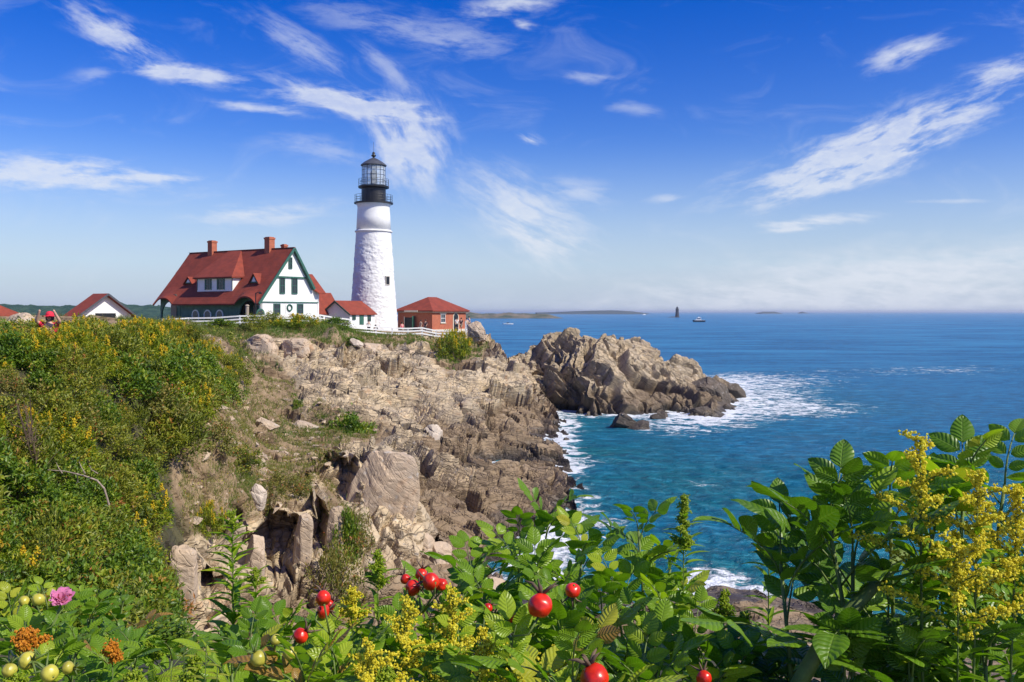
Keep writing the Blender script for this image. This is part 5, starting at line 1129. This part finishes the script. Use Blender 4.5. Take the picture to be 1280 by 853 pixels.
# ------------------------------------------------------------------ foreground: rugosa roses, goldenrod, fern
rv = np.random.default_rng(31)
def leaflet(nu=7, nv=11, wid=.62, curl=.22, fold=.16, vein=.018):
    V = []; UV = []
    for j in range(nv):
        t = j/(nv-1); w_ = wid*(math.sin(math.pi*t**.85)**.8 if 0 < t < 1 else 0)*(1-.12*t)
        for i in range(nu):
            s = i/(nu-1)*2-1; ser = 1+(.05*math.sin(j*math.pi) if abs(s) == 1 else 0)
            V.append((s*w_/2*ser, t, abs(s)*w_*fold-curl*t*t*.8-.10*(s*w_)**2*3+vein*math.sin((t-abs(s)*.2)*9*2*math.pi)*(1-abs(s)*.3)*(abs(s) > .01))); UV.append((i/(nu-1), t))
    f = [(j*nu+i, j*nu+i+1, (j+1)*nu+i+1, (j+1)*nu+i) for j in range(nv-1) for i in range(nu-1)]
    return np.array(V), np.array(f), np.array(UV)
LF = [leaflet(), leaflet(curl=.38, fold=.28), leaflet(curl=.05, fold=.10, wid=.68)]
LN = leaflet(3, 7, .20, .55, .35, 0)
def frame_leaf(ax, up):
    ax = unit(np.asarray(ax, float)); s = unit(np.cross(ax, up)); n = np.cross(s, ax); return ax, s, n
class Bush:
    def __init__(s): s.L = {}; s.cane = MB(); s.tips = []
    def add(s, k, pos, ax, nr, ln, tone): s.L.setdefault(k, []).append((pos, ax, nr, ln, tone))
    def leaf(s, base, d, up, size, tone):
        """one pinnate leaf: seven crinkled leaflets on an arching stalk"""
        ax, sd, n = frame_leaf(d, up); Lr = size*2.1; droop = .25+.35*rv.random(); P_ = []
        for t in np.linspace(0, 1, 5): P_.append(base+ax*Lr*t+n*Lr*(.22*t-droop*t*t))
        s.cane.tube([tuple(q) for q in P_], [.0014, .0013, .0012, .001, .0008], 4)
        def pt(t): k = t*4; i = min(3, int(k)); return P_[i]+(P_[i+1]-P_[i])*(k-i)
        tan = unit(P_[4]-P_[3]); nt = unit(np.cross(np.cross(tan, n), tan)); k = rv.integers(3)
        s.add(k, P_[4], tan+.05*rv.normal(size=3), nt, size*1.12, tone)
        for t, sc in ((.86, 1.0), (.58, .92), (.32, .72)):
            for sg in (-1, 1):
                a = unit(ax*.50+sd*sg*.85+n*(.25-.35*rv.random())+rv.normal(size=3)*.08); s.add(rv.integers(3), pt(t)+sd*sg*.003, a, unit(n+sd*sg*-.25+rv.normal(size=3)*.16), size*sc*(.9+.2*rv.random()), tone+.10*rv.normal())
    def shoot(s, tip, root, size=.044, leaves=13, span=.34, rad=.0042, lean=None):
        tip = np.array(tip, float); root = np.array(root, float); m = (tip+root)/2+np.array([rv.normal()*.05, .04*rv.normal(), .08]); pts_ = []
        for t in np.linspace(0, 1, 12): pts_.append(root*(1-t)**2+2*m*t*(1-t)+tip*t*t)
        s.cane.tube([tuple(q) for q in pts_], [rad*(1.25-.75*i/11) for i in range(12)], 7); s.tips.append(tip)
        L_ = np.linalg.norm(tip-root); ph = rv.random()*6.28; d0 = unit(pts_[-1]-pts_[-3])
        for k in range(leaves):
            u = k/leaves; back = span*u**1.15; t = max(0.02, 1-back/L_); q = root*(1-t)**2+2*m*t*(1-t)+tip*t*t; ph += 2.4+.3*rv.normal()
            o_ = np.array([math.cos(ph), math.sin(ph), 0]); el = 1.15-1.05*min(1, u*1.6)+.15*rv.normal(); d = unit(o_*math.cos(el)+np.array([0, 0, 1])*math.sin(el)+d0*.2)
            s.leaf(q, d, np.array([0, 0, 1.])+.35*o_*(-math.sin(el)), size*(.55+.55*min(1, u*3+.25)), .40+.24*rv.normal())
    def build(s, name, label, mat, group=None):
        o = thing(name, label, 'rose bush' if name == 'rose_bush' else 'plant', (0, 0, 0), 0, group); Vs, Fs, U, R_ = [], [], [], []; b = 0
        for k, it in s.L.items():
            T = LF[k] if k < 3 else LN; pos = np.array([i[0] for i in it]); ax = np.array([i[1] for i in it]); nr = np.array([i[2] for i in it]); ln = np.array([i[3] for i in it])
            v, f = batch(T[0], T[1], pos, ax, nr, ln); Vs.append(v); Fs.append(f+b); b += len(v); U.append(np.tile(T[2], (len(it), 1))); R_.append(np.repeat(np.clip([i[4] for i in it], 0, 1), len(T[0])))
        mesh_np('foliage', np.concatenate(Vs), np.concatenate(Fs), M[mat], o, True, {'rnd': np.concatenate(R_)}, np.concatenate(U))
        s.cane.build('cane', M['cane'], o, True); s.o = o; return o
def root_of(tips): x = sum(t[0] for t in tips)/len(tips); y = max(.75, sum(t[1] for t in tips)/len(tips)+.05); return np.array([x, y, ground_at(x, y)-.05])
BUSH = {}
for key, label, mat, sz, tips in [
 ('farleft', 'rose bush with the pink flower in the lower left corner', 'rose_leaf', .036, [(15,772,1.75),(60,765,1.65),(110,772,1.7),(150,782,1.8),(35,815,1.4),(95,812,1.45)]),
 ('left', 'low leafy rose bush right of the pink flower at the bottom edge', 'rose_leaf', .036, [(170,812,1.6),(215,826,1.5),(140,838,1.35),(60,846,1.25)]),
 ('midleft', 'rose bush with pale unripe hips at the bottom left', 'rose_leaf', .040, [(312,812,1.45),(356,800,1.5),(290,842,1.3),(345,848,1.2),(395,828,1.35)]),
 ('centreleft', 'rose bush carrying the paired red hips left of centre', 'rose_leaf', .040, [(420,806,1.5),(458,802,1.5),(425,842,1.2),(500,812,1.35),(380,852,1.1)]),
 ('centre', 'rose bush behind the red hip cluster in front of the pale slab', 'rose_leaf', .042, [(560,752,1.5),(592,712,1.6),(612,762,1.45),(540,806,1.3),(575,832,1.2)]),
 ('tall', 'tall fresh green rose bush rising before the water at centre', 'rose_leaf', .044, [(686,650,1.7),(650,676,1.65),(728,692,1.55),(668,726,1.45),(702,742,1.4)]),
 ('tallright', 'upright rose bush between the tall one and the thin goldenrod spike', 'rose_leaf', .043, [(798,664,1.6),(838,712,1.65),(768,738,1.5),(830,772,1.45)]),
 ('bottom', 'rose bush around the big red hip at the bottom centre', 'rose_leaf', .042, [(700,806,1.2),(650,796,1.25),(752,782,1.25),(640,842,1.05),(716,846,1.0)]),
 ('bottomright', 'rose bush at the bottom right of centre with small red hip', 'rose_leaf', .042, [(822,826,1.25),(868,806,1.35),(802,862,1.05),(882,852,1.1),(922,850,1.15)]),
 ('nearright', 'dark backlit rose bush whose leaves hang over the water on the right', 'rose_leaf_shaded', .052, [(1036,656,1.06),(1066,690,1.06),(976,706,1.10)]),
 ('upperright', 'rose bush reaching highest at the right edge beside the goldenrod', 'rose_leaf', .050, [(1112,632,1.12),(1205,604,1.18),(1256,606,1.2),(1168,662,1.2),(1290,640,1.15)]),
 ('lowright', 'shaded rose bush under the goldenrod at the bottom right', 'rose_leaf_shaded', .045, [(1110,772,1.05),(1180,782,1.1),(1250,756,1.12),(1232,832,1.0),(1140,846,.98),(1056,846,1.0),(1290,812,1.05)])]:
    B = Bush(); tp = [at(a, b, Y) for a, b, Y in tips]; rt = root_of(tp)
    for q in tp: B.shoot(q, rt+np.array([(q.x-rt[0])*.45, (q.y-rt[1])*.3, 0]), sz, 9 if key in ('nearright', 'lowright', 'upperright') else 12 if sz > .037 else 11, .30 if key not in ('tall', 'tallright', 'upperright') else .42, .0045 if 'right' in key else .0036)
    if key == 'nearright': B.cane.tube([at(985, 880, 1.0), at(1030, 800, 1.02), at(1085, 740, 1.03), at(1130, 690, 1.06)], [.0095, .009, .008, .006], 9)
    B.build('rose_bush', label, mat); BUSH[key] = B

def near_cane(B, p): return min((np.array(v) for v in B.cane.v[::7]), key=lambda q: np.linalg.norm(q-np.array(p)-np.array([0, .01, -.03])) if np.linalg.norm(q-np.array(p)) > .015 else 9)
def hip(key, px, py, Y, rpx, mat='hip', label=None):
    B = BUSH[key]; c = np.array(at(px, py, Y)); r = rpx/F*Y; v = ICO2[0]*np.array([1, .95, .84+.12*rv.random()])*(1+.07*fbm(ICO2[0]*1.3+px, 2, 7))[:,None]; v[:,2] -= .10*np.exp(-((v[:,0]**2+v[:,1]**2)/.06))*np.sign(v[:,2])
    ax = unit(np.array([rv.normal()*.7, .45+.3*rv.normal(), .35+.5*rv.normal()])); x = unit(np.cross(ax, [1, .2, .1])); R_ = np.stack([x, np.cross(ax, x), ax], 1)
    o = mesh_np('rose_hip', v*r@R_.T+c, ICO2[1], M[mat], B.o, True)
    if label: o['label'] = label
    sp = MB()
    for k in range(5):
        t = 2*math.pi*k/5+.3*rv.random(); d = R_@np.array([math.cos(t), math.sin(t), 0]); b0 = c+R_@np.array([0, 0, .8*r]); ln = r*(1.0+.7*rv.random())
        sp.tube([tuple(b0), tuple(b0+d*ln*.5+ax*ln*.45), tuple(b0+d*ln*.9+ax*ln*(.5+.4*rv.random()))], [r*.16, r*.13, r*.03], 5)
    sp.build('sepals', M['cane'] if mat != 'hip' else M['twig'], o, True)
    q = near_cane(B, c); b1 = c-ax*r*.85; MB().tube([tuple(b1), tuple((b1*2+q)/3-ax*r*.8), tuple(q)], [.0016, .0014, .0014], 5).build('pedicel', M['cane'], o, True)
ICO2 = ico(4)
for a in [('centreleft',404,748,1.25,10),('centreleft',404,764,1.27,9),('centreleft',376,795,1.2,10),('centreleft',411,757,1.3,8),('centre',516,735,1.3,10),('centre',539,727,1.28,11),('centre',527,718,1.33,8),('centre',552,731,1.3,8),('centre',507,724,1.34,7),
 ('bottom',675,757,1.05,16.5),('tall',716,738,1.16,10),('bottom',743,848,.98,19),('bottomright',880,848,1.0,10),('bottomright',756,778,1.2,7),('lowright',1165,790,1.05,8),('lowright',1195,784,1.08,6),('tall',640,772,1.25,7),('centre',610,760,1.3,6)]: hip(*a)
for a in [('midleft',323,823,1.1,10.5),('midleft',362,817,1.12,9),('midleft',345,800,1.15,7),('farleft',34,826,1.15,11),('farleft',62,842,1.1,11),('farleft',48,750,1.5,8),('farleft',30,752,1.5,7),('farleft',12,838,1.1,9),('farleft',85,835,1.15,8)]: hip(*a, mat='hip_green', label='unripe yellow-green hip')
# pink rose flower
B = BUSH['farleft']; c = np.array(at(77, 743, 1.42)); V, F_, R_ = [], [], []; b = 0; nu, nv = 7, 7
for k in range(16):
    ring = 0 if k < 5 else 1 if k < 10 else 2; t0 = k*2.4; op = (.22, .50, .85)[ring]; sz = (.0125, .0150, .0160)[ring]
    for j in range(nv):
        for i in range(nu):
            u = j/(nv-1); s_ = i/(nu-1)*2-1; wdt = sz*(.35+.85*math.sin(u*math.pi*.62)); a = op*u**.8; rad = sz*1.15*math.sin(a)*u; hgt = sz*1.25*u*math.cos(a*.9)
            x = rad+.002*math.sin(9*s_+k)*u+.25*wdt*(1-s_*s_)*.3; y = s_*wdt*.75; z = hgt+.0022*math.sin(7*s_+k*2)*u
            V.append((x*math.cos(t0)-y*math.sin(t0), x*math.sin(t0)+y*math.cos(t0), z))
    F_ += [(b+j*nu+i, b+j*nu+i+1, b+(j+1)*nu+i+1, b+(j+1)*nu+i) for j in range(nv-1) for i in range(nu-1)]; b += nu*nv; R_ += [rv.random()]*(nu*nv)
tl = np.array(Matrix.Rotation(.55, 3, 'X')@Matrix.Rotation(.25, 3, 'Y')); fl = mesh_np('rose_flower', np.array(V)@tl.T+c-[0, 0, .012], np.array(F_), M['petal'], B.o, True, {'rnd': R_}); fl['label'] = 'crumpled pink rose flower'
q = near_cane(B, c); MB().tube([tuple(c-[0, 0, .012]), tuple((c+q)/2-[0, 0, .01]), tuple(q)], .0018, 5).build('pedicel', M['cane'], fl)

def goldenrod(label, tip, root, plume=.15, spread=.055, branches=12, leafy=1.0, leaf=.075, mat='bloom_bright', lean=(0, 0), bud=False, group=None, per=120, rad=.0026):
    o = thing('goldenrod', label, 'goldenrod', (0, 0, 0), 0, group); tip = np.array(tip, float); root = np.array(root, float); m = (tip+root)/2+np.array([lean[0], lean[1], .04])
    cv = lambda t: root*(1-t)**2+2*m*t*(1-t)+tip*t*t; L_ = np.linalg.norm(tip-root); pl = min(.9, plume/L_)
    st = MB(); st.tube([tuple(cv(t)) for t in np.linspace(0, 1, 14)], [rad*(1.2-.9*i/13) for i in range(14)], 6); PL, RN, LV = [], [], []
    for k in range(branches):
        u = (k+.3)/branches; b0 = cv(1-pl*(1-u)); a = k*2.4+rv.random(); d = np.array([math.cos(a), math.sin(a), 0]); ln = spread*(1.25-u)*(.75+.5*rv.random())
        q = [b0+d*ln*t+np.array([0, 0, 1])*ln*(.95*t-.45*t*t) for t in np.linspace(0, 1, 6)]; st.tube([tuple(x) for x in q], [.0011, .001, .0009, .0008, .0006, .0004], 4)
        n_ = max(8, int(per*ln/spread)); tt = rv.random(n_)**.8; ii = np.minimum((tt*5).astype(int), 4); qa = np.array(q); P_ = qa[ii]+(qa[ii+1]-qa[ii])*(tt*5-ii)[:,None]
        PL.append(P_+rv.normal(size=(n_, 3))*np.array([.0032, .0032, .0026])+[0, 0, .0025]); 
    n_ = int(branches*20); tt = 1-pl*.55*rv.random(n_)**1.3; PL.append(np.array([cv(t) for t in tt])+rv.normal(size=(n_, 3))*.0035)
    P_ = np.concatenate(PL); v, f = batch(OCT, OCTF, P_, rnd_dirs(len(P_), .5), rnd_dirs(len(P_)), .0030+.0022*rv.random(len(P_)), .0022+.0014*rv.random(len(P_)))
    mesh_np('flower_plume', v, f, M['gold_leaf' if bud else mat], o, False, {'rnd': np.repeat(np.clip(rv.random(len(P_))*(1 if not bud else .4)+(.6 if bud else 0), 0, 1), 6)})
    n_ = int(leafy*(L_-plume*.6)/.0085); tt = np.linspace(.08, 1-pl*.45, n_); P_ = np.array([cv(t) for t in tt]); a = np.arange(n_)*2.4+.3*rv.normal(size=n_); el = .35+.35*(tt-.5)+.2*rv.normal(size=n_)
    ax = np.stack([np.cos(a)*np.cos(el), np.sin(a)*np.cos(el), np.sin(el)+.25], 1); ln = leaf*(1.15-.75*np.clip((tt-.5)*2, 0, 1))*(.8+.4*rv.random(n_)); v, f = batch(LN[0], LN[1], P_, ax, np.array([[0, 0, 1.]])-.3*ax, ln)
    mesh_np('foliage', v, f, M['gold_leaf'], o, True, {'rnd': np.repeat(np.clip(.4+.25*rv.normal(size=n_), 0, 1), len(LN[0]))}); st.build('stem', M['cane'], o, True); return o
def gr_at(label, px, py, Y, dx=0, **kw):
    t = at(px, py, Y); x = t.x+dx; y = Y+.05; return goldenrod(label, t, (x, y, ground_at(x, y)-.03), **kw)
gr_at('bright yellow goldenrod at the bottom centre, tallest of its cluster', 566, 742, 1.18, -.03, plume=.15)
gr_at('goldenrod plume left in the bottom centre cluster under the red hips', 508, 752, 1.14, .0, plume=.16, spread=.06)
gr_at('low goldenrod plume at the bottom edge left of the cluster', 462, 808, 1.05, .04, plume=.13)
gr_at('broad goldenrod plume at the bottom edge right of the cluster', 606, 800, 1.05, -.02, plume=.12, spread=.06)
gr_at('goldenrod plume nodding beside the big leaves at the bottom', 700, 822, 1.12, -.06, plume=.09)
gr_at('yellow goldenrod with the tallest pointed plume at the right', 1150, 548, 1.0, .07, plume=.18, spread=.055, branches=15, lean=(-.02, 0), rad=.0036)
gr_at('goldenrod plume in the middle of the right hand clump', 1222, 592, .98, .0, plume=.15, spread=.055, branches=13, rad=.0034)
gr_at('goldenrod plume cut by the right edge of the photo', 1272, 612, .98, -.02, plume=.16, spread=.055, branches=13, rad=.0034)
gr_at('lowest goldenrod plume in the right hand clump', 1198, 680, .95, .02, plume=.12, spread=.06, branches=12)
gr_at('thin green goldenrod spike standing against the water', 855, 622, 1.5, .0, plume=.10, spread=.014, branches=12, mat='bloom', bud=True, leafy=1.2)
gr_at('thin yellow-tipped spike behind the dark rose leaves', 962, 642, 1.42, .0, plume=.08, spread=.014, branches=10, leafy=1.1)
gr_at('leafy green stem without flowers in front of the hollowed rock face', 290, 640, 2.35, .0, plume=.06, spread=.02, branches=6, bud=True, leafy=1.5, leaf=.12, rad=.004)
gr_at('second leafy stem beside the flowerless one before the rock face', 318, 712, 2.3, .03, plume=.05, spread=.02, branches=6, bud=True, leafy=1.4, leaf=.10)
gr_at('budding goldenrod stem left of the red hip cluster', 472, 692, 1.5, .0, plume=.07, spread=.018, branches=8, bud=True, leafy=1.4)
gr_at('short budding stem between the paired hips and the hip cluster', 440, 738, 1.45, .0, plume=.06, spread=.02, branches=8, leafy=1.4)
gr_at('leafy goldenrod stem right of the tall rose bush', 905, 742, 1.4, .0, plume=.05, spread=.015, branches=6, bud=True, leafy=1.5)
gr_at('orange-yellow flower head in the lower left corner', 30, 792, 1.2, .0, plume=.03, spread=.018, branches=9, mat='orange_bloom')
gr_at('small orange flower tuft above the fern at the bottom left', 140, 806, 1.3, .0, plume=.03, spread=.012, branches=6, mat='orange_bloom')
for k, (px, py, Y) in enumerate([(190,800,1.5),(130,800,1.55),(245,822,1.35),(165,842,1.15),(232,846,1.1),(1090,700,1.25),(1150,720,1.2),(1230,740,1.15),(985,800,1.15),(930,770,1.3),(770,800,1.2),(480,842,1.05),(660,780,1.3),(20,846,1.1)]):
    gr_at(['leafy weed stem in the lower left foreground', 'leafy weed stem in the lower right foreground', 'leafy weed stem in the bottom centre foreground'][0 if px < 300 else 1 if px > 900 else 2], px, py, Y, .02*rv.normal(), plume=.04, spread=.015, branches=6, bud=True, leafy=1.7, leaf=.07, group=['weed stems lower left', 'weed stems lower right', 'weed stems bottom centre'][0 if px < 300 else 1 if px > 900 else 2])
# fern
fe = thing('fern', 'yellow-green fern fronds at the bottom left edge', 'fern', (0, 0, 0)); base = np.array(at(225, 900, 1.12)); base[2] = ground_at(base[0], base[1])
for k, (px, py, Y) in enumerate([(258,806,1.08),(230,812,1.12),(214,838,1.1),(272,834,1.04)]):
    t = np.array(at(px, py, Y)); m = (base+t)/2+np.array([0, 0, .10]); cv = lambda u: base*(1-u)**2+2*m*u*(1-u)+t*u*u; st = MB().tube([tuple(cv(u)) for u in np.linspace(0, 1, 10)], [.0022-.0016*i/9 for i in range(10)], 5)
    n_ = 26; uu = np.repeat(np.linspace(.55, .99, n_), 2); sg = np.tile([-1, 1], n_); P_ = np.array([cv(u) for u in uu]); tg = unit(np.array([cv(u)-cv(u-.03) for u in uu])); sd = unit(np.cross(tg, [0, -.6, 1])); ax = sd*sg[:,None]+tg*.35
    v, f = batch(LN[0], LN[1], P_, ax, np.tile([0, -.5, 1.], (len(P_), 1)), .034*np.sin(np.pi*np.clip((uu-.5)*1.9, .05, .97))+.006); fo2 = mesh_np('frond', v, f, M['fern'], fe, True, {'rnd': np.repeat(.5+.2*rv.normal(size=len(P_)).clip(-2, 2), len(LN[0]))}); st.build('stalk', M['cane'], fo2)
# low leaves that close the ground under the bushes
n_ = 9000; xx = rv.random(n_)*3.6-1.8; yy_ = .95+1.9*rv.random(n_); keep = np.abs(xx) < yy_*.72; xx, yy_ = xx[keep], yy_[keep]; n_ = len(xx)
zz_ = np.array([ground_at(a, b) for a, b in zip(xx[::1], yy_)])+.02+.42*rv.random(n_)
v, f = batch(SMALL, SMALLF, np.stack([xx, yy_, zz_], 1), rnd_dirs(n_, .3), np.array([[0, -.2, 1.]])+.6*rv.normal(size=(n_, 3)), .03+.03*rv.random(n_), .016+.012*rv.random(n_))
tag(mesh_np('undergrowth', v, f, M['gold_leaf'], None, False, {'rnd': np.repeat(np.clip(.35+.2*rv.normal(size=n_), 0, 1), 5)}), 'dense low green undergrowth below the rose bushes', None, None, 'stuff')
# shrubs filling the bank just below the roses
for px, py, Y, w_, lab in [(180,850,6.5,150,'dark shrub on the bank behind the lower left roses'),(60,850,7.0,150,'dark shrub on the bank behind the pink flower'),(330,850,6,140,'dark shrub on the bank behind the unripe hips'),(470,850,5.5,120,'low shrub on the bank behind the red hip cluster')]:
    x = (px-640)/F*Y; s = w_/F*Y/2; z = ground_at(x, Y); ztop = ZC-(py-20-HZ)/F*Y; hz_ = max(.2, (ztop-z)/1.25); set_shrub(PR['green'][0], used, (x, Y, z-.05), px*.1, s, min(s*1.4, hz_), lab, None); o_ = [o for o in COL.objects if o.get('label') == lab][0]
    if 'group' in o_: del o_['group']
# ------------------------------------------------------------------ the sea air: far land and the horizon fade to blue
hz_ = MB().box(-60000, 60000, -300, 34000, -5, 38)
m_ = bpy.data.materials.new('sea_air'); m_.use_nodes = True; nt_ = m_.node_tree; nt_.nodes.remove(nt_.nodes['Principled BSDF'])
pv = nt_.nodes.new('ShaderNodeVolumePrincipled'); pv.inputs['Color'].default_value = (.80, .88, 1.0, 1); pv.inputs['Density'].default_value = 0.8e-4; pv.inputs['Anisotropy'].default_value = .2
nt_.links.new(pv.outputs[0], nt_.nodes['Material Output'].inputs['Volume'])
tag(hz_.build('haze', m_), None, None, None, 'stuff')
